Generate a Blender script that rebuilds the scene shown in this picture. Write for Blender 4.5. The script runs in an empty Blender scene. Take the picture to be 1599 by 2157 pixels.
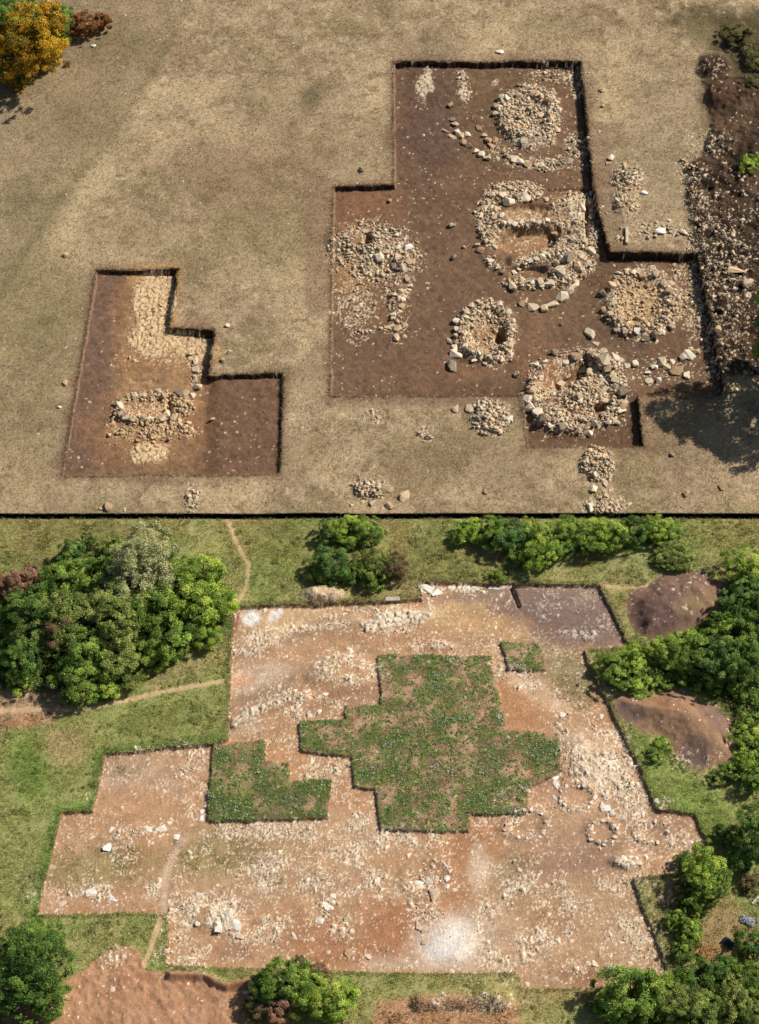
import bpy, bmesh, math, random
import numpy as np
from mathutils import Vector
random.seed(7); RS = np.random.RandomState(7)
SC = bpy.context.scene; COL = SC.collection
PI = math.pi
# ---------------------------------------------------------------- camera
PW, PH = 1599.0, 2157.0
D = 178.0; PITCH = math.radians(52); T = math.tan(math.radians(12))
CAM = np.array([0, -D*math.cos(PITCH), D*math.sin(PITCH)])
FW = np.array([0, math.cos(PITCH), -math.sin(PITCH)]); UP = np.array([0, math.sin(PITCH), math.cos(PITCH)])
cd = bpy.data.cameras.new('camera'); cam = bpy.data.objects.new('camera', cd); COL.objects.link(cam)
cam.location = CAM; cam.rotation_euler = (PI/2-PITCH, 0, 0)
cd.sensor_fit = 'VERTICAL'; cd.angle = math.radians(24); cd.clip_end = 8000; cd.clip_start = 1
SC.camera = cam

def G(px, py, z=0.0):
    """survey coordinates read off the photograph -> point on the plane z"""
    a = (px/PW-.5)*2*(PW/PH)*T; b = (.5-py/PH)*2*T
    dy = FW[1]+b*UP[1]; dz = FW[2]+b*UP[2]
    t = (z-CAM[2])/dz
    return a*t, CAM[1]+dy*t
def P(x, y, z):
    d = (y-CAM[1])*FW[1]+(z-CAM[2])*FW[2]
    u = (y-CAM[1])*UP[1]+(z-CAM[2])*UP[2]
    return (x/d/(2*(PW/PH)*T)+.5)*PW, (.5-u/d/(2*T))*PH
def mpp(py):
    x, y = G(800, py); return ((y-CAM[1])*FW[1]-CAM[2]*FW[2])*2*T/PH

def lin(c):
    return np.array([((v/255)/12.92 if v/255 <= .04045 else ((v/255+.055)/1.055)**2.4) for v in c], dtype=np.float32)*GAIN
GAIN = 0.93

# ---------------------------------------------------------------- noise
TAB = RS.rand(8, 256, 256).astype(np.float32)
def vnoise(x, y, k):
    xi = np.floor(x).astype(np.int32); yi = np.floor(y).astype(np.int32)
    fx = (x-xi).astype(np.float32); fy = (y-yi).astype(np.float32)
    fx = fx*fx*(3-2*fx); fy = fy*fy*(3-2*fy)
    x0 = xi & 255; x1 = (xi+1) & 255; y0 = yi & 255; y1 = (yi+1) & 255
    t = TAB[k % 8]
    return (t[y0, x0]*(1-fx)+t[y0, x1]*fx)*(1-fy)+(t[y1, x0]*(1-fx)+t[y1, x1]*fx)*fy
def fbm(x, y, scale, octv, k):
    s = 0; a = 1; w = 0; sx, sy = x/scale+k*17.3, y/scale+k*9.1
    for o in range(octv):
        s = s+a*vnoise(sx, sy, k+o); w += a; a *= .55; sx = sx*2.03+31.7; sy = sy*2.03+11.3
    return (s/w-.5)*2
def worley(x, y, cell, k):
    gx = x/cell; gy = y/cell; xi = np.floor(gx).astype(np.int32); yi = np.floor(gy).astype(np.int32)
    d1 = np.full(x.shape, 9, np.float32); d2 = d1.copy(); r = np.zeros(x.shape, np.float32); r2 = r.copy()
    A, B, Cc, Dd = TAB[k % 8], TAB[(k+1) % 8], TAB[(k+2) % 8], TAB[(k+3) % 8]
    for oy in (-1, 0, 1):
        for ox in (-1, 0, 1):
            cx = (xi+ox) & 255; cy = (yi+oy) & 255
            fx = xi+ox+.1+.8*A[cy, cx]; fy = yi+oy+.1+.8*B[cy, cx]
            an = Cc[cy, cx]*6.28; st = 1+.7*Dd[cx, cy]
            dx = gx-fx; dy = gy-fy; ca = np.cos(an); sa = np.sin(an)
            d = np.sqrt(((dx*ca+dy*sa)*st)**2+((-dx*sa+dy*ca)/st**.5)**2).astype(np.float32)
            m = d < d1
            d2 = np.where(m, d1, np.minimum(d2, d)); d1 = np.where(m, d, d1)
            r = np.where(m, Cc[cx, cy], r); r2 = np.where(m, A[cx, cy], r2)
    return d1, d2, r, r2
def sstep(a, b, x):
    t = np.clip((x-a)/(b-a), 0, 1); return t*t*(3-2*t)

# ---------------------------------------------------------------- ground grid
NX, NY = 1060, 1180
YB = G(800, 2157)[1]-5; YT = G(800, 0)[1]+7
ys = np.linspace(YB, YT, NY)
def halfw(y):
    d = (y-CAM[1])*FW[1]-CAM[2]*FW[2]
    return d*(PW/PH)*T+5.0
ss = np.linspace(-1, 1, NX)
X = (ss[None, :]*halfw(ys)[:, None]).ravel(); Y = np.repeat(ys, NX)
N = X.size
U0, V0 = P(X, Y, 0.0)
U, V = U0, V0
n40 = fbm(X, Y, 5.0, 3, 0); n15 = fbm(X, Y, 1.4, 3, 1); n5 = fbm(X, Y, .45, 2, 2); n80 = fbm(X, Y, 11.0, 3, 3)
n12 = fbm(X, Y, 1.1, 3, 5); n25 = fbm(X, Y, 2.6, 3, 6)
white = RS.rand(N).astype(np.float32)*2-1
C = np.zeros((N, 3), np.float32); H = np.zeros(N, np.float32)

def box(x0, x1, y0, y1):
    return np.nonzero((U > x0) & (U < x1) & (V > y0) & (V < y1))[0]
def ell(cx, cy, rx, ry, rot=0, soft=.35, jit=6):
    R = max(rx, ry)*(1+soft)+jit
    i = box(cx-R, cx+R, cy-R, cy+R); a = math.radians(rot)
    dx = U[i]-cx; dy = V[i]-cy
    ex = (dx*math.cos(a)+dy*math.sin(a))/rx; ey = (-dx*math.sin(a)+dy*math.cos(a))/ry
    r = np.sqrt(ex*ex+ey*ey)+(n12[i]*.7+n5[i]*.3)*jit/min(rx, ry)
    return i, 1-sstep(1-soft, 1+soft, r)
def sdf(pts, i):
    """signed distance in plan, positive inside"""
    x = U[i]; y = V[i]; d = np.full(x.shape, 1e9); ins = np.zeros(x.shape, bool)
    n = len(pts)
    for k in range(n):
        ax, ay = pts[k]; bx, by = pts[(k+1) % n]
        ex, ey = bx-ax, by-ay; L = ex*ex+ey*ey+1e-9
        t = np.clip(((x-ax)*ex+(y-ay)*ey)/L, 0, 1)
        d = np.minimum(d, (x-ax-t*ex)**2+(y-ay-t*ey)**2)
        if ay != by:
            c = ((ay > y) != (by > y)) & (x < ex*(y-ay)/(by-ay)+ax); ins ^= c
    d = np.sqrt(d); return np.where(ins, d, -d)
def poly(pts, soft=3, jit=0, off=0):
    xs = [p[0] for p in pts]; yy = [p[1] for p in pts]; m = soft+jit+4
    i = box(min(xs)-m, max(xs)+m, min(yy)-m, max(yy)+m)
    s = sdf(pts, i)+off+(n12[i]*.6+n5[i]*.4)*jit
    return i, sstep(-soft, soft, s)
def stroke(pts, w, soft=3, jit=2):
    xs = [p[0] for p in pts]; yy = [p[1] for p in pts]; m = w+soft+jit+2
    i = box(min(xs)-m, max(xs)+m, min(yy)-m, max(yy)+m)
    x = U[i]; y = V[i]; d = np.full(x.shape, 1e9)
    for (ax, ay), (bx, by) in zip(pts[:-1], pts[1:]):
        ex, ey = bx-ax, by-ay; L = ex*ex+ey*ey+1e-9
        t = np.clip(((x-ax)*ex+(y-ay)*ey)/L, 0, 1)
        d = np.minimum(d, (x-ax-t*ex)**2+(y-ay-t*ey)**2)
    d = np.sqrt(d)+(n12[i]*.6+n5[i]*.4)*jit
    return i, 1-sstep(w-soft, w+soft, d)
def paint(im, c, a=1.0):
    i, m = im; C[i] += (lin(c)-C[i])*(m*a)[:, None].astype(np.float32)
def raise_(im, h):
    i, m = im; H[i] += (m*h).astype(np.float32)
def lay(F, im, v):
    i, m = im; F[i] += (v-F[i])*m
def add(F, im, v):
    i, m = im; F[i] = np.clip(F[i]+v*m, 0, 1)

# ---------------------------------------------------------------- plan outlines
SPLIT = 1086
PA = [(830,133),(1222,131),(1250,400),(1284,534),(1470,534),(1522,812),(1512,834),(1340,832),(1354,940),(1113,940),(1103,832),(697,832),(704,395),(833,391)]
PB = [(205,573),(374,569),(356,692),(451,697),(439,792),(595,790),(587,996),(133,1001)]
PL = [(494,1278),(700,1272),(890,1264),(888,1228),(1262,1232),(1325,1360),(1228,1368),(1240,1400),(1290,1500),(1350,1620),(1382,1703),(1463,1716),(1498,1792),
      (1428,1802),(1436,1838),(1335,1845),(1352,1905),(1382,1975),(1412,2060),(1405,2078),(1100,2081),(1090,2049),(800,2047),(350,2032),(356,1921),(78,1926),(130,1712),
      (195,1708),(222,1588),(450,1567),(480,1556)]
IW = [(450,1567),(557,1556),(560,1603),(608,1606),(612,1642),(698,1640),(690,1722),(436,1728)]
IE = [(797,1378),(1035,1382),(1067,1535),(1180,1543),(1186,1622),(1115,1660),(1110,1711),(990,1714),(988,1750),(803,1746),(792,1662),(748,1656),(742,1590),(635,1584),(632,1520),(730,1514),(728,1485),(803,1483)]
IS = [(1055,1350),(1130,1353),(1158,1392),(1150,1411),(1074,1409)]
HEAP1 = [(1325,1250),(1400,1208),(1480,1205),(1530,1235),(1512,1290),(1440,1338),(1352,1357),(1318,1300)]
HEAP2 = [(1290,1462),(1380,1457),(1440,1452),(1510,1488),(1547,1530),(1552,1592),(1490,1620),(1440,1602),(1400,1562),(1340,1530),(1300,1500)]
BANK = [(1478,170),(1520,160),(1640,150),(1700,800),(1520,800),(1500,700),(1478,600),(1462,520),(1448,470),(1446,420),(1438,350),(1475,330),(1492,260)]
SOILBL = [(150,2052),(215,2010),(262,1992),(300,2000),(310,2040),(345,2050),(430,2052),(480,2075),(540,2062),(560,2200),(-40,2200),(-40,2150),(60,2120)]
allv = np.arange(N)
sA = np.full(N, -99.); sB = sA.copy(); sL = sA.copy(); sIW = sA.copy(); sIE = sA.copy(); sIS = sA.copy(); s1 = sA.copy(); s2 = sA.copy(); sK = sA.copy(); sS = sA.copy()
def full(arr, pts, m=40):
    xs = [p[0] for p in pts]; yy = [p[1] for p in pts]
    i = box(min(xs)-m, max(xs)+m, min(yy)-m, max(yy)+m); arr[i] = sdf(pts, i)
wob = n5*2.6+n12*2.4
for a_, p_ in ((sA,PA),(sB,PB),(sL,PL),(sIW,IW),(sIE,IE),(sIS,IS),(s1,HEAP1),(s2,HEAP2),(sK,BANK),(sS,SOILBL)):
    full(a_, p_)
upper = V0 < SPLIT
# ---- relief: cuts
dA = np.interp(U0, [690, 760, 900, 1100, 1240, 1500], [.10, .20, .34, .48, .78, .70])*np.interp(V0, [130, 700, 830, 930], [1, 1, .8, .85])
dA = np.where(V0 < 425, np.maximum(dA, np.interp(U0, [700, 830, 1000, 1100], [.34, .40, .44, .3])), dA)
dB = np.interp(U0, [130, 260, 350, 440, 590], [.08, .32, .55, .8, .5])*np.interp(V0, [560, 800, 1000], [1, .9, .5])
wB_ = sstep(425, 465, U0)*sstep(770, 800, V0); dB = dB*(1-wB_)+wB_*np.interp(V0, [790, 1000], [.30, .22])
H -= (dA*sstep(-1.6, 1.6, sA+wob)).astype(np.float32)
H -= (dB*sstep(-1.6, 1.6, sB+wob)).astype(np.float32)
dL = .20+.10*sstep(-1, 1, n80)
cutL = sstep(-1.6, 1.6, sL+wob)
isl = np.maximum(np.maximum(sstep(-1.6, 1.6, sIW+wob), sstep(-1.6, 1.6, sIE+wob)), sstep(-1.6, 1.6, sIS+wob))
H -= (dL*cutL*(1-.8*isl)).astype(np.float32)
# ditch standing in for the black dividing line between the two sites
dd = np.abs(V0-SPLIT-1.0)
ditch = 1-sstep(3.2, 5.0, dd)
H -= (1.7*ditch).astype(np.float32)
# heaps and banks
def mound(s, h, w): return h*sstep(-2, w, s+n12*8)*(1+.25*n15)
H += mound(s1, .9, 60)*(1+.1*n12).astype(np.float32); H += mound(s2, .75, 60)*(1+.08*n12).astype(np.float32)
kk = sstep(-2, 14, sK+n12*9+n25*6)*upper
H += (kk*(.22+.42*np.abs(n25)+.35*n15*.6+.18*n5)).astype(np.float32)
raise_(ell(1505,141,29,25,0,.5), .8); raise_(ell(1540,215,50,30,20,.6,10), .5); raise_(ell(1560,300,60,30,0,.6,10), .4)
ks = sstep(-4, 8, sS+n12*14)*(~upper)
H += (ks*(.05+.22*np.abs(n15)*sstep(300, 420, U0)+.08*n5)).astype(np.float32)
raise_(stroke([(360,2058),(430,2058),(480,2080),(545,2070)], 8, 8, 6), .45)
raise_(stroke([(890,2112),(960,2105),(1060,2108)], 16, 12, 6), .5)
raise_(ell(682,1252,38,15,0,.5,5), .55)
# general unevenness
H += (.10*n40+.015*n5+.012*white*(1)).astype(np.float32)

# second reading of the plan at true height (floors lie lower)
U, V = P(X, Y, H)
# cairn relief
def berm(cx, cy, rx, ry, h, w, rot=0):
    R = max(rx, ry)*1.6; i = box(cx-R, cx+R, cy-R, cy+R); a = math.radians(rot)
    dx = U[i]-cx; dy = V[i]-cy
    r = np.sqrt(((dx*math.cos(a)+dy*math.sin(a))/rx)**2+((-dx*math.sin(a)+dy*math.cos(a))/ry)**2)+n12[i]*.08
    H[i] += (h*np.exp(-((r-1)/w)**2)).astype(np.float32)
RUB = {}
berm(1113,245,52,50,.38,.32); raise_(ell(1125,265,42,45,0,.4), .22)
berm(1132,500,98,78,.26,.26); raise_(stroke([(1060,475),(1170,470)],9,6,4), .28); raise_(stroke([(1080,552),(1190,545)],10,6,4), .30)
raise_(ell(1113,508,58,26,-4,.22,4), -.55); raise_(ell(1108,450,48,15,-4,.22,4), -.38); raise_(ell(1112,576,38,12,0,.25,3), -.42); raise_(ell(1165,500,9,22,30,.3,2), -.6); raise_(ell(1236,462,5,36,0,.3,2), -.5); raise_(ell(1240,470,8,45,5,.3,2), -.15)
raise_(ell(1185,570,45,28,-15,.5,6), .35)
berm(1350,640,62,62,.34,.28); raise_(ell(1358,640,40,40,0,.4), .02)
berm(1025,700,52,54,.36,.26); raise_(ell(1055,712,12,15,0,.3,2), -.8); raise_(ell(1020,725,35,14,0,.4), -.1)
berm(1215,828,92,72,.55,.26,-20); raise_(stroke([(1240,765),(1215,790),(1180,812)],13,6,3), -1.0); raise_(ell(1165,790,40,26,-30,.4), -.1)
raise_(ell(1235,830,40,30,0,.5,8), .3); raise_(ell(1265,865,16,9,0,.3,2), -.5)
raise_(stroke([(715,500),(780,520),(860,540)],22,16,8), .3); raise_(ell(776,505,9,14,0,.3,2), -.8); raise_(stroke([(855,560),(835,620),(835,655)],12,8,5), .2)
berm(318,862,62,24,.22,.4); raise_(stroke([(358,840),(355,890)],5,4,2), -.35); raise_(stroke([(278,803),(330,803)],3,3,1), -.12)
raise_(stroke([(280,900),(390,915)],14,10,5), .12)
raise_(stroke([(1155,401),(1250,400)],3,3,1), -.30)
for q_ in ((1322,375,26,24),(1318,430,24,22),(1035,878,36,28),(1258,980,28,26),(775,1030,26,16)): raise_(ell(*q_, 0, .6, 8), .18)
# lower dig relief
for cx, cy, rx, ry, h in ((1217,1678,34,26,.28),(1270,1752,30,22,.3),(1108,1735,45,30,.25),(1375,1752,38,24,.2),(900,1850,50,38,.2)):
    berm(cx, cy, rx, ry, h*.45, .25)
    raise_(ell(cx, cy, rx*.7, ry*.7, 0, .5, 6), -.05)
raise_(ell(1325,1815,34,16,0,.5,8), .25); raise_(ell(450,1935,60,26,20,.5,8), .2); raise_(ell(830,1300,90,18,-8,.6,10), .10); raise_(ell(680,1298,40,12,-8,.6,8), .12)
raise_(ell(923,1362,36,10,0,.5,4), .12); raise_(ell(540,1350,55,28,-15,.5,8), .22); raise_(stroke([(495,1520),(560,1490),(640,1465)],12,8,5), .25)
raise_(ell(720,1415,60,34,0,.5,8), .25); raise_(stroke([(1078,1240),(1092,1275)],4,3,2), -.35); raise_(ell(1240,1590,50,60,0,.5,10), .2)
raise_(ell(280,1770,70,26,-10,.5,8), .18); raise_(ell(950,1985,50,40,0,.5,8), .12)
U, V = P(X, Y, H)

# ---------------------------------------------------------------- colour: upper site
C[:] = lin((178,154,120))
def mix(i_mask, c, a): C[:] += (lin(c)-C)*(np.clip(i_mask, 0, 1)*a)[:, None].astype(np.float32)
up = upper.astype(np.float32)
mix(up*sstep(.0, .6, n40+n12*.4), (150,132,94), .7)
mix(up*sstep(.0, .6, -n40+n15*.4), (200,174,134), .75)
mix(up*sstep(.1, .7, n25+.3*n80), (152,126,96), .55)
mix(up*sstep(.25, .6, n5+n12*.5), (120,100,72), .55)
mix(up*sstep(.3, .6, -n5-n12*.4), (214,192,152), .6)
paint(poly([(-60,-60),(420,-60),(370,40),(320,180),(180,380),(80,560),(-60,700)],30,20), (150,130,98), .5)
paint(stroke([(390,20),(345,110),(300,190),(215,310),(125,420),(50,540),(-10,640)],7,10,14), (118,106,76), .5)
paint(stroke([(330,200),(240,320),(170,440),(80,600),(10,700)],26,30,22), (204,180,140), .7)
paint(stroke([(260,215),(170,330),(60,460)],14,14,10), (188,168,126), .35)
paint(ell(90,640,110,110,0,.6,30), (128,118,76), .5); paint(ell(60,430,60,50,0,.6,20), (120,112,76), .5)
paint(ell(70,800,90,260,0,.5,30), (146,128,90), .5)
for cx, cy, rx in ((300,480,70),(420,560,60),(250,300,50),(560,200,60),(480,840,40),(640,960,60),(860,1010,60),(180,640,40)): paint(ell(cx, cy, rx, rx*.6, -30, .7, 30), (146,126,90), .35)
paint(ell(655,205,22,32,20,.6,14), (104,96,66), .75); paint(ell(690,180,30,16,0,.6,14), (120,108,76), .5)
for cx, cy, rx, ry, c in ((640,310,120,60,(146,120,90)),(520,400,120,70,(144,118,88)),(560,500,140,60,(138,124,80)),(450,340,90,60,(150,124,96)),(470,930,80,60,(140,120,86)),(180,250,90,60,(130,112,80)),(200,90,120,50,(118,104,72)),(1020,960,120,60,(140,118,90)),(1450,960,60,80,(142,118,92)),(1160,60,80,25,(138,126,88)),(420,720,20,60,(140,116,88))):
    paint(ell(cx, cy, rx, ry, 0, .6, 26), c, .45)
paint(poly([(1400,20),(1700,20),(1700,330),(1640,230),(1520,165),(1500,120),(1440,70)],22,20), (74,66,42), .85)
paint(ell(1480,70,30,40,-40,.5,12), (150,134,96), .6)
paint(ell(1390,300,70,150,0,.5,16), (166,146,116), .5)
# worn soil beside the cuts
sP = np.maximum(sA, sB)
mix(up*sstep(-26, -3, sP+n12*10)*(sP < 2), (140,110,86), .55)
for q, w in (((665,390),(668,640)),26),(((690,842),(1100,845)),10),(((1365,840),(1375,950)),16),(((1270,300),(1310,520)),14):
    paint(stroke(list(q), w, 12, 10), (146,116,92), .6)
# bank on the right
bk = kk > .5
mix(kk, (66,50,38), .97); mix(kk*sstep(-.2, .5, n25), (92,70,52), .7); mix(kk*sstep(0, .5, -n12), (42,31,24), .85)
paint(ell(1505,141,31,27,0,.3,5), (66,44,34), .95); paint(ell(1535,235,52,70,0,.5,16), (104,80,60), .75); paint(ell(1530,200,40,26,0,.5,12), (80,56,42), .7)
paint(poly([(1460,340),(1500,350),(1600,420),(1700,470),(1700,370),(1560,350)],12,10), (96,74,56), .85)
# pit A soil
fa = sstep(-.8, .8, sA+wob); fb = sstep(-.8, .8, sB+wob)
mix(fa, (120,94,70), 1); mix(fa*sstep(-.1, .6, n40), (104,80,62), .7); mix(fa*sstep(-.1, .6, -n25), (136,106,77), .5); mix(fa*sstep(.15, .6, n5+.5*n12), (96,72,54), .5); mix(fa*sstep(.2, .6, -n5), (142,112,84), .4)
for cx, cy, rx, ry, c, a in ((900,260,70,150,(104,80,68),.7),(770,440,70,50,(138,98,72),.7),(1080,380,170,26,(124,94,72),.6),(780,600,80,80,(134,100,72),.7),(760,770,80,70,(118,92,74),.5),(900,780,90,50,(118,86,68),.5),
                             (930,600,80,180,(120,94,74),.5),(1250,430,30,60,(120,92,72),.5),(1300,720,120,60,(112,88,70),.6),(1440,800,80,50,(118,92,70),.6),(1120,745,60,40,(132,98,74),.6),(1200,220,40,80,(122,92,70),.6),(1430,700,60,60,(122,92,68),.5),(1010,780,50,20,(140,104,76),.5)):
    paint(ell(cx, cy, rx, ry, 0, .6, 24), c, a)
for cx, cy, rx, ry, c, a in ((1108,450,50,17,(204,164,114),.95),(1113,508,60,28,(176,136,92),.95),(1120,575,36,10,(146,108,76),.8),(780,540,70,30,(190,146,98),.7),(745,560,40,60,(172,130,86),.6),(1020,715,46,40,(180,134,90),.7),(1350,640,52,54,(190,156,112),.8),(1170,790,56,34,(164,120,82),.8),(1230,840,60,50,(170,128,90),.6),(1115,265,60,60,(146,116,90),.6),(1130,500,115,95,(140,108,82),.5),
                             (1210,435,50,36,(160,120,80),.6),(1450,620,30,70,(140,108,78),.6)):
    paint(ell(cx, cy, rx, ry, 0, .45, 10), c, a)
# pit B soil
fab = np.maximum(fa, fb)
mix(fb, (132,102,75), 1)
paint(poly([(200,570),(270,570),(250,800),(190,1000),(120,1000)],20,10), (118,92,76), .8)
paint(poly([(440,795),(600,795),(590,1000),(420,1000)],12,8), (118,90,70), .9)
paint(poly([(285,570),(372,568),(355,690),(450,700),(430,800),(380,960),(330,990),(230,930),(255,700)],30,18), (164,128,92), .85)
paint(ell(255,640,22,80,10,.6,12), (152,114,80), .5); paint(ell(240,900,70,60,0,.6,16), (150,112,80), .6); paint(ell(420,870,40,70,0,.6,12), (150,112,78), .6)
paint(stroke([(300,580),(360,580),(340,700),(435,740)],24,16,10), (206,166,110), .7); paint(ell(300,765,50,24,0,.5,10), (156,116,80), .7)

clod = fbm(X, Y, .30, 2, 7); brush = fbm(X*1.0+Y*.8, (Y-X*.8)*.28, .30, 2, 4)
C *= (1+fab*(.22*sstep(.1, .7, clod)-.24*sstep(.1, .7, -clod)+.14*brush))[:, None].astype(np.float32)
H += (fab*(.022*clod+.012*brush)).astype(np.float32)
# ---------------------------------------------------------------- colour: lower site
lo = 1-up
mix(lo, (146,141,88), 1)
mix(lo*sstep(-.1, .5, n40+.4*n12), (118,134,68), .75); mix(lo*sstep(0, .5, -n25+.3*n12), (166,150,100), .6)
mix(lo*sstep(.1, .5, n12+.3*n5), (156,148,94), .5); mix(lo*sstep(.2, .6, n5+.3*white), (102,110,54), .6); mix(lo*sstep(.25, .6, -n5), (176,164,112), .5)
far = lo*(V < 1300)
mix(far*sstep(-.1, .6, -n40+.5*n12), (160,134,92), .7); mix(far*sstep(0, .6, n25+.3*n15), (138,138,76), .6)
paint(ell(120,1140,160,60,-15,.6,30), (128,118,72), .6); paint(ell(1560,1120,90,50,0,.6,20), (142,130,80), .7); paint(ell(930,1190,120,50,0,.6,20), (124,116,68), .6); paint(ell(1380,1190,100,30,0,.6,15), (140,140,92), .6)
paint(ell(600,1160,100,70,0,.6,20), (118,122,66), .6)
paint(poly([(-60,1250),(60,1200),(200,1160),(400,1180),(490,1260),(470,1340),(330,1400),(230,1480),(100,1470),(-60,1460)],20,15), (52,66,30), .9)  # dark green undergrowth ground, with the grove's shade painted in
paint(poly([(1290,1390),(1420,1340),(1540,1230),(1700,1150),(1700,1660),(1560,1640),(1545,1500),(1440,1440),(1330,1450)],20,15), (50,66,28), .9)  # same for the thicket: shade put into the dark green ground colour
for a in ([(-40,1520),(120,1490),(480,1420),(480,1550),(220,1580),(190,1700),(120,1710),(70,1930),(-40,1930)],):
    paint(poly(a,16,10), (138,144,82), .5)
paint(stroke([(215,1590),(190,1700),(125,1712),(75,1925)],16,12,6), (100,130,58), .75); paint(stroke([(225,1580),(470,1552)],8,6,4), (92,122,54), .7)
for cx, cy, rx, ry, c, a in ((140,1570,50,40,(170,140,106),.6),(55,1840,30,60,(150,146,98),.6),(330,1520,120,30,(124,126,70),.6),(60,1620,40,60,(98,128,52),.7),(350,1420,90,16,(156,140,98),.5),(200,1650,30,40,(140,138,86),.4)):
    paint(ell(cx, cy, rx, ry, -15, .6, 16), c, a)
paint(poly([(-40,1450),(60,1445),(130,1450),(140,1490),(110,1525),(40,1530),(-40,1545)],8,10), (172,140,114), .9); paint(ell(50,1520,50,12,-8,.5,8), (180,126,92), .6)
paint(stroke([(-20,1800),(60,1780),(110,1720)],5,5,3), (160,150,104), .4)
# footpaths
PATHS = {'p1': ([(-30,1500),(60,1494),(130,1497),(200,1489),(280,1472),(350,1456),(430,1441),(470,1434)],5.0), 'p2': ([(478,1090),(497,1140),(524,1190),(520,1235),(497,1275)],4.5),
         'p3': ([(345,1922),(332,1950),(318,2000),(298,2042),(262,2068)],6.0), 'p4': ([(1262,1233),(1330,1239),(1400,1230),(1440,1216)],2.6), 'p5': ([(1236,1372),(1262,1420),(1288,1470)],3.0)}
pm = np.zeros(N)
for k_, (pts, w) in PATHS.items():
    im = stroke(pts, w, 2.5, 2.5); paint(im, (184,154,118), .9); pm[im[0]] = np.maximum(pm[im[0]], im[1])
# bare soils lower left, bottom
mix(ks, (186,140,106), .97); mix(ks*sstep(0, .5, n12), (164,116,84), .6); mix(ks*sstep(0, .5, -n25), (186,146,114), .4)
paint(poly([(790,2110),(880,2095),(960,2092),(1090,2110),(1110,2200),(780,2200)],8,8), (178,134,104), .9)
paint(poly([(1020,2085),(1240,2085),(1240,2110),(1080,2120)],14,10), (156,134,92), .7)
paint(poly([(1400,1850),(1500,1840),(1560,1920),(1599,1960),(1599,2060),(1480,2060),(1430,2000),(1390,1940)],20,14), (150,124,88), .8)
paint(ell(1420,1895,26,34,10,.4,8), (150,98,68), .9); paint(ell(1480,2010,40,20,0,.5,8), (160,108,76), .7)
paint(poly([(1350,1850),(1400,1840),(1420,1960),(1440,2060),(1415,2060),(1380,1960)],8,6), (140,128,84), .8)
paint(poly([(1385,1720),(1310,1580),(1330,1530),(1400,1570),(1480,1640),(1560,1700),(1500,1780)],16,12), (124,140,70), .7)
paint(poly([(640,1235),(725,1235),(760,1268),(880,1262),(880,1245),(1000,1222),(640,1222)],8,8), (150,128,92), .6)
paint(ell(682,1252,42,16,0,.4,6), (192,160,128), .9)
# heaps
h1 = sstep(-2, 2, s1+n12*8); h2 = sstep(-2, 2, s2+n12*8)
mix(h1, (130,102,86), 1); mix(h1*sstep(-.1, .4, n25), (112,88,80), .7); paint(ell(1470,1270,50,26,-20,.6,12), (150,126,90), .7); paint(ell(1385,1300,40,40,0,.6,12), (116,90,82), .7)
mix(h2, (160,126,98), 1); paint(ell(1465,1588,34,34,20,.5,10), (126,102,92), .9); paint(ell(1512,1520,40,16,45,.5,8), (132,106,92), .8); paint(ell(1320,1500,34,16,30,.4,8), (128,106,96), .8); paint(ell(1400,1480,50,14,10,.5,8), (160,116,84), .6)
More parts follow.
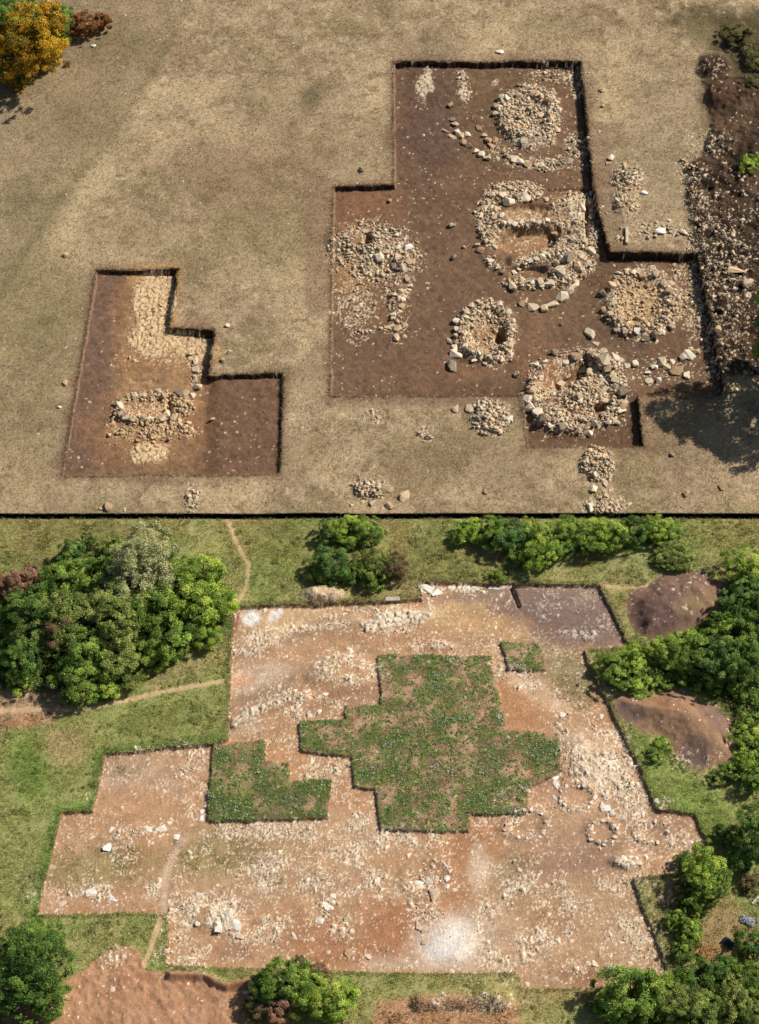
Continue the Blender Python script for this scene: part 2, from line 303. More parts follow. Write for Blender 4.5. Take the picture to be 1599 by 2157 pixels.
# lower dig
fl = sstep(-.8, .8, sL+wob)
mix(fl, (190,150,113), 1); mix(fl*sstep(-.1, .6, n40), (178,132,96), .6); mix(fl*sstep(0, .6, -n25), (196,162,130), .5)
for cx, cy, rx, ry, rot, c, a in (
    (1050,1262,120,24,2,(162,136,114),.85),(1175,1290,150,58,8,(136,112,102),1),(1220,1320,110,40,8,(134,110,100),1),(1230,1250,60,26,0,(156,134,118),.7),(1080,1310,90,18,12,(134,106,90),.7),
    (960,1310,130,26,5,(204,164,118),.8),(1060,1330,60,16,20,(196,156,110),.8),(600,1310,90,40,-10,(208,176,134),.7),(740,1320,130,14,-8,(170,136,106),.8),(600,1345,70,14,-20,(160,130,104),.7),
    (900,1285,100,10,-4,(212,172,120),.7),(545,1430,70,30,-15,(208,182,156),.8),(505,1435,30,14,-10,(222,168,132),.9),(560,1460,90,16,-18,(158,130,106),.8),(520,1530,50,16,-10,(200,172,144),.7),
    (770,1460,60,22,0,(164,126,98),.9),(690,1500,70,20,0,(168,132,100),.7),(590,1580,50,30,0,(196,148,104),.9),(660,1610,80,20,0,(192,148,106),.9),(740,1690,50,40,0,(188,142,106),.8),
    (1090,1500,60,40,30,(188,138,98),.95),(1130,1460,60,20,35,(190,142,102),.6),(1210,1430,60,40,40,(150,136,98),.8),(1160,1390,60,30,30,(160,142,108),.7),
    (1150,1620,30,60,-20,(172,132,104),.8),(1230,1790,110,60,0,(172,138,110),.9),(1190,1820,90,40,0,(158,126,102),.7),(1400,1740,60,40,0,(178,140,110),.8),(1160,1760,60,40,0,(180,144,114),.8),(1000,1780,60,40,-40,(178,128,90),.8),(960,1830,30,80,0,(180,132,96),.8),
    (310,1660,90,70,0,(188,152,120),.95),(290,1700,110,30,0,(192,148,110),.9),(270,1630,50,20,-10,(206,178,146),.7),(170,1740,50,24,0,(190,148,112),.9),(250,1620,50,30,0,(176,146,118),.6),
    (200,1830,110,40,-5,(150,140,90),.65),(450,1800,90,50,-10,(152,142,94),.6),(560,1780,110,40,0,(168,140,104),.7),(740,1740,140,30,0,(200,168,132),.6),(600,1870,150,40,0,(186,152,118),.6),
    (830,1960,70,60,20,(176,124,88),.9),(670,1990,70,50,20,(176,128,94),.9),(770,2010,100,30,0,(174,124,90),.8),(640,1930,40,20,0,(180,136,102),.6),(500,2000,40,14,0,(160,122,96),.8),
    (1265,1610,80,36,44,(228,196,162),.7),(1130,1455,80,16,32,(222,190,156),.6),(850,1300,90,16,-6,(226,196,154),.7),(950,1985,80,52,-15,(224,204,182),.85),(955,1985,56,42,-30,(240,228,214),.9),(925,2015,30,24,0,(242,232,222),.8),(900,2030,110,16,0,(206,180,152),.8),(1010,1830,22,40,0,(222,196,166),.8),(1050,1960,60,60,0,(200,168,136),.6),
    (1080,1850,40,50,0,(168,146,112),.6),(1230,1900,120,50,0,(184,150,116),.8),(1300,1980,80,60,0,(190,158,124),.8),(1180,2050,100,30,0,(184,148,114),.8),(1240,2060,50,24,0,(150,104,80),.7),(1150,1930,40,30,0,(172,130,98),.6)):
    i, m = ell(cx, cy, rx, ry, rot, .6, 24); m = np.clip(m*fl[i]*(1+.35*n12[i]+.3*n5[i]), 0, 1); paint((i, m), c, a)
for cx, cy, rx, ry, rot in ((528,1300,20,20,0),(580,1295,18,12,-40),(535,1335,10,8,0)):
    i, m = ell(cx, cy, rx, ry, rot, .3, 5); paint((i, np.clip(m*fl[i]*(.75+.9*n5[i]+.5*n12[i]), 0, 1)), (240,232,222), .95)
i, m = stroke([(498,1285),(494,1330)], 6, 3, 2); paint((i, m), (136,98,82), .7)
i, m = stroke([(385,1770),(362,1808),(347,1850),(345,1922)], 7, 4, 3); paint((i, m*fl[i]), (208,178,150), .9); pm[i] = np.maximum(pm[i], m)
i, m = stroke([(570,1590),(700,1600),(740,1620),(730,1720)], 10, 8, 4); paint((i, m*fl[i]), (198,152,112), .4)
# baulks left standing with weeds
mix(isl, (190,152,122), 1); mix(isl*sstep(-.35, .2, n15*.4+n12*.6+n5*.6), (152,154,98), .8); mix(isl*sstep(.0, .5, n12+.4*n5), (126,144,78), .7)
paint((allv, sstep(-1, 1, sIW+wob)*sstep(1590, 1660, V)), (112,122,62), .55)
mix(np.where(s_ := (isl > .5) & (n25 < -.35), 1., 0.)*isl, (182,150,122), .6)
# wall faces of the cuts
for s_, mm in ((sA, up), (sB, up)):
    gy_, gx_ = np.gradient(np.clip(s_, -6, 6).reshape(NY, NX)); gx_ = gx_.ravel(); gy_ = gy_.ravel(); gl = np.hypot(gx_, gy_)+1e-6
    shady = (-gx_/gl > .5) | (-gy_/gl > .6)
    mix((np.abs(s_+wob) < 2.6)*mm*shady, (44,31,24), .92)  # painted shade on far and right walls; the other walls stay paler
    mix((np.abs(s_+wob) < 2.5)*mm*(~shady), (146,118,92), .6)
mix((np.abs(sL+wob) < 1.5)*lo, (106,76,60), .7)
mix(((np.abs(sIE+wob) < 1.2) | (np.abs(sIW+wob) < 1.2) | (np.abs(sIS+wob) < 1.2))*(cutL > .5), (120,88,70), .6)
C *= (1+.32*((lo > .5) & (cutL < .5) & (ks < .3))*(1-h1)*(1-h2))[:, None].astype(np.float32)
mix(1-sstep(6.0, 7.5, np.abs(V0-SPLIT-1.0)), (5,5,4), 1)  # dividing line and its lips painted near-black

# ---------------------------------------------------------------- stone densities (fields on the plan)
D1 = np.zeros(N); D2 = np.zeros(N); D3 = np.zeros(N)   # gravel, cobbles, cracked slabs
D1 += .030*fa*np.clip(n15+.3+n12, 0, 1)+.02*fb*np.clip(n15+.3+n12, 0, 1)+kk*.035*(.3+1.4*(V > 340))+h1*.05+h2*.03+ks*.02+fl*(1-isl)*.21+isl*.03+up*.002
D2 += kk*.04*(V > 350)+fl*(1-isl)*.02+h1*.03+ks*.01
i = fl*(1-isl) > .5
D1[i] *= np.clip(1+1.3*n25[i]+.6*n15[i], .15, 2.2)
def z3(cx, cy, rx, ry, rot, d1, d2, d3=0, soft=.5, jit=14):
    im = ell(cx, cy, rx, ry, rot, max(soft, .2), jit)
    for F, d in ((D1, d1), (D2, d2), (D3, d3)):
        if d < 0: lay(F, im, -d)
        elif d: i, m = im; F[i] = np.maximum(F[i], d*m)
for q in ((1113,245,66,64,0,.7,.75,.0,.15,6),(1120,292,40,22,0,.6,.6,.6),(895,180,16,34,10,.3,.2,.8),(975,188,12,30,-5,.5,.4,.6),(1040,178,10,7,0,0,0,.9),(1180,155,60,20,0,.4,.25),(1215,170,16,40,0,.4,.3,.3),(1150,345,80,14,0,.5,.35),(1215,310,26,30,-30,.6,.35),(1060,320,40,20,20,.3,.15),
          (1032,468,28,48,-10,.7,.8,0,.25,8),(1085,405,60,22,-5,.5,.6,0,.3,8),(1100,470,60,9,-6,.6,.8,0,.2,4),(1195,505,66,52,0,.7,.35,0,.25,10),(1150,540,70,16,-14,.6,.7,0,.3,6),(1042,555,24,14,30,.5,.6,0,.3,6),(1120,597,60,12,0,.5,.7,0,.3,6),(1200,575,55,26,-25,.4,.5,0,.3,6),(1215,440,26,36,0,.6,.2,.5,.3,8),(1245,450,6,50,0,.3,.5,0,.3,4),(1108,450,48,15,0,-.4,-.02,0,.2,4),(1113,508,58,26,-4,-.12,-.012,0,.2,4),(1112,576,38,12,0,-.1,-.012,0,.2,4),(1165,500,8,20,30,-.05,-.01,0,.2,2),(1210,435,50,30,0,.4,.4,.3),
          (1350,640,76,76,0,.5,.6,0,.12,6),(1350,640,48,52,0,.95,-.2),(1450,630,26,80,-10,.55,.25),(1025,700,62,64,0,.5,.6,0,.12,5),(1020,722,40,26,0,.7,-.2),(1040,755,40,14,0,.5,.2),
          (1215,828,108,88,-15,.5,.6,0,.12,8),(1168,788,46,26,-30,.2,-.05,0,.2,5),(1215,788,30,12,-35,-.05,-.01,0,.2,3),(1265,866,16,9,0,-.05,-.01,0,.2,2),(1055,712,12,14,0,-.05,-.01,0,.2,2),(777,505,8,13,0,-.05,-.01,0,.2,2),(790,535,88,62,10,.6,.5,0,.4,14),(745,640,46,50,-20,.5,.1),(835,610,26,60,0,.4,.25),(835,695,22,30,0,.3,.25),(755,712,30,16,-20,.3,.2),
          (1395,780,70,30,0,.15,.03),(325,630,46,64,8,.3,.03,.9,.2,8),(320,715,50,40,0,.5,.08,.75,.3,10),(400,730,50,30,20,.6,.12,.7,.3,8),(350,755,80,16,0,.4,.05),(318,862,62,16,0,.75,.12,0,.3),(318,838,70,9,-4,.6,.8,0,.3,4),(300,884,56,7,0,.5,.8,0,.3,4),(252,862,10,20,0,.5,.8,0,.3,4),(385,855,22,24,0,.5,.7,0,.3,6),(330,905,80,22,0,.5,.35),(310,955,40,22,0,.2,.2,.85),(415,780,14,40,0,.3,.3),
          (1322,375,30,30,0,.5,1.0,0,.3,8),(1318,430,26,26,0,.5,.9,0,.3,8),(1350,488,40,20,0,.3,.4),(1430,485,30,18,0,.2,.25),(1035,878,42,34,0,.4,1.0,0,.3,8),(898,914,20,13,0,.6,.3),(1258,980,34,32,30,.6,1.0,0,.3,10),(1275,1060,40,22,0,.4,.8),(775,1030,30,20,0,.4,.9),(403,1052,15,26,0,.5,.5),(795,880,26,12,20,.3,.3),(1505,141,28,24,0,.2,.0),
          (1530,640,60,180,0,.16,.2),(1480,600,24,160,-8,.25,.4),(1470,420,26,80,-20,.25,.35),(1500,300,50,30,0,.2,.08),
          # lower
          (545,1350,56,32,-15,.75,.3),(610,1330,40,16,-35,.5,.2),(830,1305,80,18,-8,.6,.5,.7),(700,1298,60,12,-8,.5,.3,.3),(780,1285,70,8,-5,.5,.5),(910,1283,20,20,0,.3,.2,.3),(923,1362,34,10,0,.6,.3,.5),
          (720,1410,66,40,-10,.9,.6),(790,1410,30,30,0,.8,.4),(560,1480,80,14,-22,.6,.6,.4),(520,1508,40,12,-25,.5,.5,.5),(650,1490,70,30,-10,.7,.3),(700,1370,60,12,0,.4,.2),(850,1365,60,12,0,.6,.3),
          (900,1240,22,14,20,.1,0,.9),(960,1240,40,10,0,.2,.1,.7),(1170,1270,100,34,0,.5,.1),(1230,1255,40,24,0,.6,.25),(1225,1335,50,20,0,.4,.3,.6),(1130,1330,60,14,20,.4,.1),(1260,1300,50,40,0,.4,.08),(1190,1305,40,16,10,-.08,0),
          (1100,1420,50,20,35,.9,.5),(1160,1465,70,24,35,.8,.5),(1245,1590,56,66,-25,.9,.6,.3),(1270,1620,70,60,-50,.9,.6),(1190,1560,24,40,0,.7,.5),(1300,1570,40,50,-25,.7,.3),(1330,1680,40,40,0,.6,.2),(1265,1615,100,42,44,1,.7,.45,.3,12),(1130,1455,92,24,32,1,.6,0,.4,12),(1330,1700,40,50,0,.8,.2),(1085,1850,40,50,0,.9,.5),(540,1350,50,30,-20,.95,.3),(300,1690,100,30,0,-.04,0),(960,1392,40,12,0,.5,.4),
          (1190,1660,26,22,0,.3,.5),(1210,1678,42,32,0,.4,.5),(1215,1680,26,20,0,-.05,-.02),(1278,1700,26,18,0,.2,.5),(1110,1735,52,34,0,.75,.5),(1270,1752,36,26,0,.3,.5),(1270,1755,22,16,0,-.03,-.01),(1370,1752,40,28,0,.6,.4),(1380,1757,22,14,0,-.2,-.1),(1440,1775,40,26,0,.6,.2),(1325,1815,34,18,0,.3,.3,.7),
          (1075,1680,36,26,0,.5,.4),(730,1730,60,20,0,.8,.3),(700,1625,50,14,-10,.5,.4),(560,1750,240,22,0,.75,.1),(860,1760,100,24,0,.75,.15),
          (385,1600,56,34,-10,.5,.45),(375,1625,46,18,-20,.5,.6,.3),(310,1585,80,10,-4,.4,.3),(240,1670,60,8,0,.3,.1),(280,1765,70,26,-15,.7,.5),(340,1750,40,12,15,.4,.4),(270,1880,170,22,0,.85,.3),(350,1880,60,30,0,.85,.3),
          (440,1930,90,60,0,.95,.4),(465,1930,34,30,0,.5,.6,.7),(410,2010,90,30,0,.8,.3),(560,1960,50,30,0,.8,.35),(600,1840,110,50,0,.7,.08),(750,1800,90,40,0,.6,.1),(700,1930,26,60,-35,.5,.5),(870,1850,60,44,0,.6,.5),(860,1830,60,20,0,.6,.4),(900,1920,50,16,0,.5,.5),(790,1860,100,50,0,.65,.2),
          (1030,1950,40,60,0,.6,.2),(1085,1850,46,60,0,.7,.4),(1170,1920,60,80,0,.6,.3),(1060,2010,100,40,-15,.8,.3),(1330,1850,40,20,0,.5,.4),(1290,1900,70,50,0,.6,.12),(1320,1985,70,50,0,.7,.35),(1160,1970,60,30,-20,.7,.4,.3),(1290,2045,130,22,0,.6,.4),(1150,2065,80,10,0,.5,.4),
          (820,1960,60,40,20,-.1,-.02),(670,2000,50,30,0,-.12,-.04),(1000,1790,50,30,-30,-.1,-.02),(1200,1800,100,40,0,-.12,-.01),(300,1690,110,26,0,-.08,0),(1090,1505,50,26,0,-.1,-.03),(960,1325,110,12,5,-.08,0),(770,1460,50,16,0,-.12,-.02),(945,1990,50,36,0,-.1,-.02),(560,1450,70,12,-20,-.15,0),(740,1330,110,8,-8,-.15,0),
          (682,1252,40,14,0,.8,.5),(1000,2115,90,18,0,.7,.5),(240,2020,30,30,0,.4,.3),(1330,1340,20,10,0,.3,.1),(1400,1690,16,14,0,.4,.6),(1400,1900,26,40,0,.3,.4),(1450,1600,60,20,0,.3,.1),(820,1225,14,22,0,.3,.3)):
    z3(*q)
pat = np.clip(.85+1.1*n12+.5*n5, .25, 1.35); D1 *= np.where(upper, pat, np.clip(.75+1.3*n12+1.0*n15+.5*n5, .08, 1.3)); D2 *= np.where(upper, np.clip(.85+1.4*n15+.4*n5, .1, 1.4), np.clip(.7+1.8*n15+1.2*n12, 0, 1.4))
for pts_, w_, d_ in (([(620,1330),(680,1318),(730,1312)],7,.8),([(760,1322),(815,1332),(860,1326),(893,1308),(907,1285),(903,1264)],5,.9),([(880,1362),(905,1353),(935,1352),(955,1364)],4,.9),([(494,1525),(540,1495),(590,1478),(650,1462)],9,.8),([(640,1640),(690,1622),(740,1608)],6,.9),([(560,1563),(632,1552)],5,.8),([(1190,1550),(1215,1600),(1260,1650),(1330,1690)],12,.7)):
    im_ = stroke(pts_, w_, 4, 6); D1[im_[0]] = np.maximum(D1[im_[0]], im_[1]*d_); D2[im_[0]] = np.maximum(D2[im_[0]], im_[1]*d_*.7)
i = pm > .4; D1[i] *= .25; D2[i] *= .1; D3[i] = 0
i = box(1060, 1340, 1225, 1372); i = i[fl[i] > .5]; D1[i] *= .75; scl = None
i, m_ = stroke([(385,1770),(362,1808),(347,1850),(345,1922)], 9, 3, 2); D1[i] *= 1-.95*m_; D2[i] *= 1-m_
D1 *= 1-ditch; D2 *= 1-ditch; D3 *= 1-ditch
D1[~upper & (isl > .5)] *= .9
# stones small enough to be the texture of the ground
wx = X+.08*n5; wy = (Y+.08*fbm(X, Y, .4, 2, 4))
SCOL_U = lin((226,204,170)); SCOL_L = lin((250,230,200))
scol = np.where(upper[:, None], SCOL_U, SCOL_L)
tan = lin((206,172,132))
gb = (sB > 0)[:, None]*.6; scol = scol+(lin((224,184,130))-scol)*gb; gc = ell(1350,640,50,54,0,.3,5); scol[gc[0]] += (lin((226,192,140))-scol[gc[0]])*(gc[1]*.7)[:, None]
g_ = sstep(1040, 1130, U)*sstep(1222, 1235, V)*(1-sstep(1350, 1385, V))*(~upper); scol = scol+(lin((192,172,156))-scol)*(g_*.8)[:, None]
def strew(cell, F, kseed, rad, hgt, prob=1.0, dark=.0):
    d1, d2, r, r2 = worley(wx, wy, cell, kseed)
    on = (r < F*prob) & (d1 < rad*(.7+.5*r2))
    m = on.astype(np.float32)*sstep(0, .10, d2-d1)
    c = scol*(.72+.42*r2)[:, None]; bur = np.where(upper, .12, .45)*np.mod(r*13.7, 1); c = c+(C-c)*bur[:, None]; c = c+(tan*(1.0)-c)*(sstep(.55, .9, np.mod(r*7.3, 1))*.55)[:, None]
    C[:] += (c-C)*(m*.92)[:, None].astype(np.float32)
    H[:] += (m*hgt*(1-(d1/rad)**2*.6)*(.5+r2)).astype(np.float32)
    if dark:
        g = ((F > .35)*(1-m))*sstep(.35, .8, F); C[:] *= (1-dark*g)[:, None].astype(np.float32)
# cracked slabs
d1, d2, r, r2 = worley(wx, wy, .50, 1)
m = (sstep(.05, .15, d2-d1)*sstep(.35, .65, D3+.3*(r-.5))).astype(np.float32)
c = scol*(.86+.26*r2)[:, None]; C += (c-C)*(m*.9)[:, None]; H += m*.07*(.5+r)
C *= (1-.6*(sstep(.35, .65, D3)*(1-sstep(.05, .15, d2-d1))))[:, None].astype(np.float32)
lowf = np.where(upper, 1, .7)
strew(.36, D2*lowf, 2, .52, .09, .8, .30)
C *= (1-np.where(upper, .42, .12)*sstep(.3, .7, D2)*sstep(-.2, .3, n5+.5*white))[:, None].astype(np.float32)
strew(.20, D1*np.where(upper, 1, .9*sstep(.25, .8, D1)), 5, np.where(upper, .5, .42), .04, .7, .12)
strew(.115, D1*np.where(upper, 1, 1.25), 3, .62, .02, .8, .10)
C *= (1+np.where(upper & (sP < 0), .24, .12)*white+.16*n5+.10*fbm(X*.4+Y*.5, Y-X*.5, .5, 2, 6))[:, None].astype(np.float32)
C = np.clip(C, .004, .95)

# ---------------------------------------------------------------- materials
def mat_ground(name, rough=.95, amt=.25, scale=9.0, bump=.35, bscale=14.0, translucent=0):
    m = bpy.data.materials.new(name); m.use_nodes = True; nt = m.node_tree; b = nt.nodes['Principled BSDF']
    b.inputs['Roughness'].default_value = rough; b.inputs['Specular IOR Level'].default_value = .12
    at = nt.nodes.new('ShaderNodeAttribute'); at.attribute_name = 'Col'
    tc = nt.nodes.new('ShaderNodeTexCoord')
    nz = nt.nodes.new('ShaderNodeTexNoise'); nz.inputs['Scale'].default_value = scale; nz.inputs['Detail'].default_value = 4; nz.inputs['Roughness'].default_value = .7
    mr = nt.nodes.new('ShaderNodeMapRange'); mr.inputs[1].default_value = .3; mr.inputs[2].default_value = .7; mr.inputs[3].default_value = 1-amt; mr.inputs[4].default_value = 1+amt
    mx = nt.nodes.new('ShaderNodeMix'); mx.data_type = 'RGBA'; mx.blend_type = 'MULTIPLY'; mx.inputs[0].default_value = 1
    nt.links.new(tc.outputs['Object'], nz.inputs['Vector']); nt.links.new(nz.outputs['Fac'], mr.inputs[0])
    nt.links.new(at.outputs['Color'], mx.inputs[6]); nt.links.new(mr.outputs[0], mx.inputs[7]); nt.links.new(mx.outputs[2], b.inputs['Base Color'])
    nb = nt.nodes.new('ShaderNodeTexNoise'); nb.inputs['Scale'].default_value = bscale; nb.inputs['Detail'].default_value = 3
    bp = nt.nodes.new('ShaderNodeBump'); bp.inputs['Strength'].default_value = bump; bp.inputs['Distance'].default_value = .05
    nt.links.new(tc.outputs['Object'], nb.inputs['Vector']); nt.links.new(nb.outputs['Fac'], bp.inputs['Height']); nt.links.new(bp.outputs['Normal'], b.inputs['Normal'])
    if translucent:
        tr = nt.nodes.new('ShaderNodeBsdfTranslucent'); ms = nt.nodes.new('ShaderNodeMixShader'); ms.inputs[0].default_value = translucent
        nt.links.new(mx.outputs[2], tr.inputs['Color']); nt.links.new(b.outputs[0], ms.inputs[1]); nt.links.new(tr.outputs[0], ms.inputs[2])
        nt.links.new(ms.outputs[0], nt.nodes['Material Output'].inputs['Surface'])
    return m
def mat_rock(name, c1, c2, scale=3.0):
    m = bpy.data.materials.new(name); m.use_nodes = True; nt = m.node_tree; b = nt.nodes['Principled BSDF']
    b.inputs['Roughness'].default_value = .9; b.inputs['Specular IOR Level'].default_value = .15
    tc = nt.nodes.new('ShaderNodeTexCoord'); nz = nt.nodes.new('ShaderNodeTexNoise'); nz.inputs['Scale'].default_value = scale; nz.inputs['Detail'].default_value = 6; nz.inputs['Roughness'].default_value = .65
    oi = nt.nodes.new('ShaderNodeObjectInfo'); av = nt.nodes.new('ShaderNodeMath'); av.operation = 'MULTIPLY_ADD'; av.inputs[1].default_value = .7; av.inputs[2].default_value = -.35
    sm = nt.nodes.new('ShaderNodeMath'); sm.operation = 'ADD'
    rp = nt.nodes.new('ShaderNodeValToRGB'); rp.color_ramp.elements[0].position = .28; rp.color_ramp.elements[1].position = .72
    rp.color_ramp.elements[0].color = (*lin(c1), 1); rp.color_ramp.elements[1].color = (*lin(c2), 1)
    nt.links.new(tc.outputs['Object'], nz.inputs['Vector']); nt.links.new(oi.outputs['Random'], av.inputs[0]); nt.links.new(av.outputs[0], sm.inputs[0]); nt.links.new(nz.outputs['Fac'], sm.inputs[1])
    nt.links.new(sm.outputs[0], rp.inputs[0]); nt.links.new(rp.outputs[0], b.inputs['Base Color'])
    bp = nt.nodes.new('ShaderNodeBump'); bp.inputs['Strength'].default_value = .6; bp.inputs['Distance'].default_value = .04
    nt.links.new(nz.outputs['Fac'], bp.inputs['Height']); nt.links.new(bp.outputs['Normal'], b.inputs['Normal'])
    return m
M_dry = mat_ground('dry_grass_ground', amt=.28, scale=11, bump=.6, bscale=22)
M_soil = mat_ground('excavated_soil', amt=.24, scale=6, bump=.8, bscale=16)
M_green = mat_ground('green_grass_ground', amt=.32, scale=10, bump=.7, bscale=20)
M_spoil = mat_ground('spoil_earth', amt=.22, scale=9, bump=.7, bscale=14)
M_leaf = mat_ground('foliage', rough=.6, amt=.2, scale=5, bump=0, translucent=.28)
M_blade = mat_ground('grass_blades', rough=.8, amt=.15, scale=5, bump=0, translucent=.2)
M_rub = mat_ground('rubble_stone', rough=.9, amt=.18, scale=8, bump=.5, bscale=12)
M_pale = mat_rock('pale_limestone', (204,182,150), (240,220,190))
M_tan = mat_rock('tan_limestone', (178,148,114), (222,190,150))
M_grey = mat_rock('grey_limestone', (134,118,98), (192,172,144))
M_white = mat_rock('white_limestone', (222,206,184), (248,238,224))
M_bark = mat_rock('bark', (70,56,44), (112,94,76), 6)

# ---------------------------------------------------------------- mesh helpers
def mesh_np(name, co, faces, col=None, mat=None, smooth=False, fsize=4):
    me = bpy.data.meshes.new(name); nv = len(co); nf = len(faces)
    me.vertices.add(nv); me.vertices.foreach_set('co', np.ascontiguousarray(co, np.float32).ravel())
    me.loops.add(nf*fsize); me.loops.foreach_set('vertex_index', np.ascontiguousarray(faces, np.int32).ravel())
    me.polygons.add(nf); me.polygons.foreach_set('loop_start', np.arange(0, nf*fsize, fsize, dtype=np.int32)); me.polygons.foreach_set('loop_total', np.full(nf, fsize, np.int32))
    if smooth: me.polygons.foreach_set('use_smooth', np.ones(nf, bool))
    me.update(calc_edges=True)
    if col is not None:
        a = me.attributes.new('Col', 'FLOAT_COLOR', 'POINT'); rgba = np.ones((nv, 4), np.float32); rgba[:, :3] = col; a.data.foreach_set('color', rgba.ravel())
    if mat: me.materials.append(mat)
    return me
def link(name, me, parent=None, loc=None, **kw):
    o = bpy.data.objects.new(name, me); COL.objects.link(o)
    if parent: o.parent = parent
    if loc is not None: o.location = loc
    for k, v in kw.items(): o[k] = v
    return o

# ---------------------------------------------------------------- ground objects
ZG = H.reshape(NY, NX)
cat = np.zeros(N, np.int8)       # 0 dry meadow
cat[~upper] = 1                   # green meadow
cat[sA+wob > -1.6] = 2; cat[sB+wob > -1.6] = 3; cat[sL+wob > -1.6] = 4
cat[(sIW+wob > -1)] = 5; cat[(sIE+wob > -1)] = 6; cat[(sIS+wob > -1)] = 7
cat[(kk > .3) & upper] = 8
m8 = ((U0-1505)/33)**2+((V0-141)/30)**2 < 1; cat[m8] = 9
cat[(h1 > .5) & (cat == 1)] = 10; cat[(h2 > .5) & (cat == 1)] = 11
cat[(ks > .5) & (cat == 1)] = 12
cat[(pm > .5) & (cat == 1)] = 13
cat[ditch > .5] = 14
m15 = (((U0-682)/44)**2+((V0-1252)/19)**2 < 1) & (cat == 1); cat[m15] = 15
q0 = (np.arange(NY-1)[:, None]*NX+np.arange(NX-1)[None, :]).ravel()
quads = np.stack([q0, q0+1, q0+NX+1, q0+NX], 1)
cq = cat[q0]
XYZ = np.stack([X, Y, H], 1)
GN = {0: ('dry_meadow', M_dry), 1: ('green_meadow', M_green), 2: ('excavation_floor', M_soil), 3: ('excavation_floor', M_soil), 4: ('excavation_floor', M_soil), 5: ('turf_baulk', M_green), 6: ('turf_baulk', M_green), 7: ('turf_baulk', M_green),
      8: ('spoil_bank', M_spoil), 9: ('spoil_heap', M_spoil), 10: ('spoil_heap', M_spoil), 11: ('spoil_heap', M_spoil), 12: ('bare_soil', M_spoil), 13: ('footpath', M_soil), 14: ('divider_ditch', M_spoil), 15: ('spoil_heap', M_spoil)}
GL = {9: 'small round heap of dark earth at the head of the dark spoil bank', 10: 'purplish brown spoil heap beside the far right corner of the lower dig',
      11: 'large two-coloured spoil heap of orange and dark grey earth among the bushes', 15: 'low heap of pale rubble and earth in front of the pair of meadow bushes'}
for k_, (nm, mt) in GN.items():
    f = quads[cq == k_]
    if not len(f): continue
    u, inv = np.unique(f.ravel(), return_inverse=True)
    me = mesh_np(nm, XYZ[u], inv.reshape(-1, 4), C[u], mt, k_ in (0, 1, 13))
    o = link(nm, me)
    if k_ in GL: o['label'] = GL[k_]; o['category'] = 'spoil heap'; o['group'] = 'heaps of excavated earth'
    else: o['kind'] = 'structure'
# land beyond the surveyed grid, out to the horizon
BIG = 3000.0
ring = []
xl, xr = -halfw(YB), halfw(YB); xl2, xr2 = -halfw(YT), halfw(YT)
def outer(name, pts, col, mt):
    me = mesh_np(name, np.array([(p[0], p[1], p[2] if len(p) > 2 else -.02) for p in pts]), np.array([[0, 1, 2, 3]]), np.tile(lin(col), (4, 1)), mt)
    link(name, me, kind='structure')
ym = G(800, SPLIT)[1]; xm = halfw(ym)
outer('dry_meadow', [(-BIG, YT), (BIG, YT), (BIG, BIG), (-BIG, BIG)], (160,138,106), M_dry)
outer('dry_meadow', [(-BIG, ym), (-xm, ym), (xl2, YT), (-BIG, YT)], (160,138,106), M_dry)
outer('dry_meadow', [(xm, ym), (BIG, ym), (BIG, YT), (xr2, YT)], (160,138,106), M_dry)
outer('green_meadow', [(-BIG, YB), (xl, YB), (-xm, ym), (-BIG, ym)], (108,116,62), M_green)
outer('green_meadow', [(xr, YB), (BIG, YB), (BIG, ym), (xm, ym)], (108,116,62), M_green)
outer('green_meadow', [(-BIG, -BIG), (BIG, -BIG), (BIG, YB), (-BIG, YB)], (108,116,62), M_green)

def hz(x, y):
    r = int(round((y-YB)/(YT-YB)*(NY-1))); r = min(max(r, 0), NY-1)
    c = int(round((x/halfw(y)+1)/2*(NX-1))); c = min(max(c, 0), NX-1)
    return float(ZG[r, c])
def place(px, py):
    z = 0
    for _ in range(4):
        x, y = G(px, py, z); z = hz(x, y)
    x, y = G(px, py, z)
    return x, y, hz(x, y)

# ---------------------------------------------------------------- stone shapes
def hull_shape(seed, flat=.7, npts=11, angular=True):
    rr = random.Random(seed); bm = bmesh.new()
    for _ in range(npts):
        v = Vector((rr.gauss(0, 1), rr.gauss(0, 1), rr.gauss(0, 1))); v.normalize()
        mx = max(abs(v.x), abs(v.y), abs(v.z)); v = v*(1-.55)+v/mx*.55 if angular else v
        s = rr.uniform(.82, 1.1); bm.verts.new((v.x*s, v.y*s, v.z*s*flat))
    bmesh.ops.convex_hull(bm, input=bm.verts)
    bmesh.ops.delete(bm, geom=[v for v in bm.verts if not v.link_faces], context='VERTS')
    bmesh.ops.triangulate(bm, faces=bm.faces)
    bmesh.ops.recalc_face_normals(bm, faces=bm.faces)
    bm.verts.ensure_lookup_table(); bm.verts.index_update()
    co = np.array([v.co[:] for v in bm.verts]); fa_ = np.array([[v.index for v in f.verts] for f in bm.faces]); bm.free()
    return co, fa_
SMALL = [hull_shape(100+i, .65, 9) for i in range(14)]
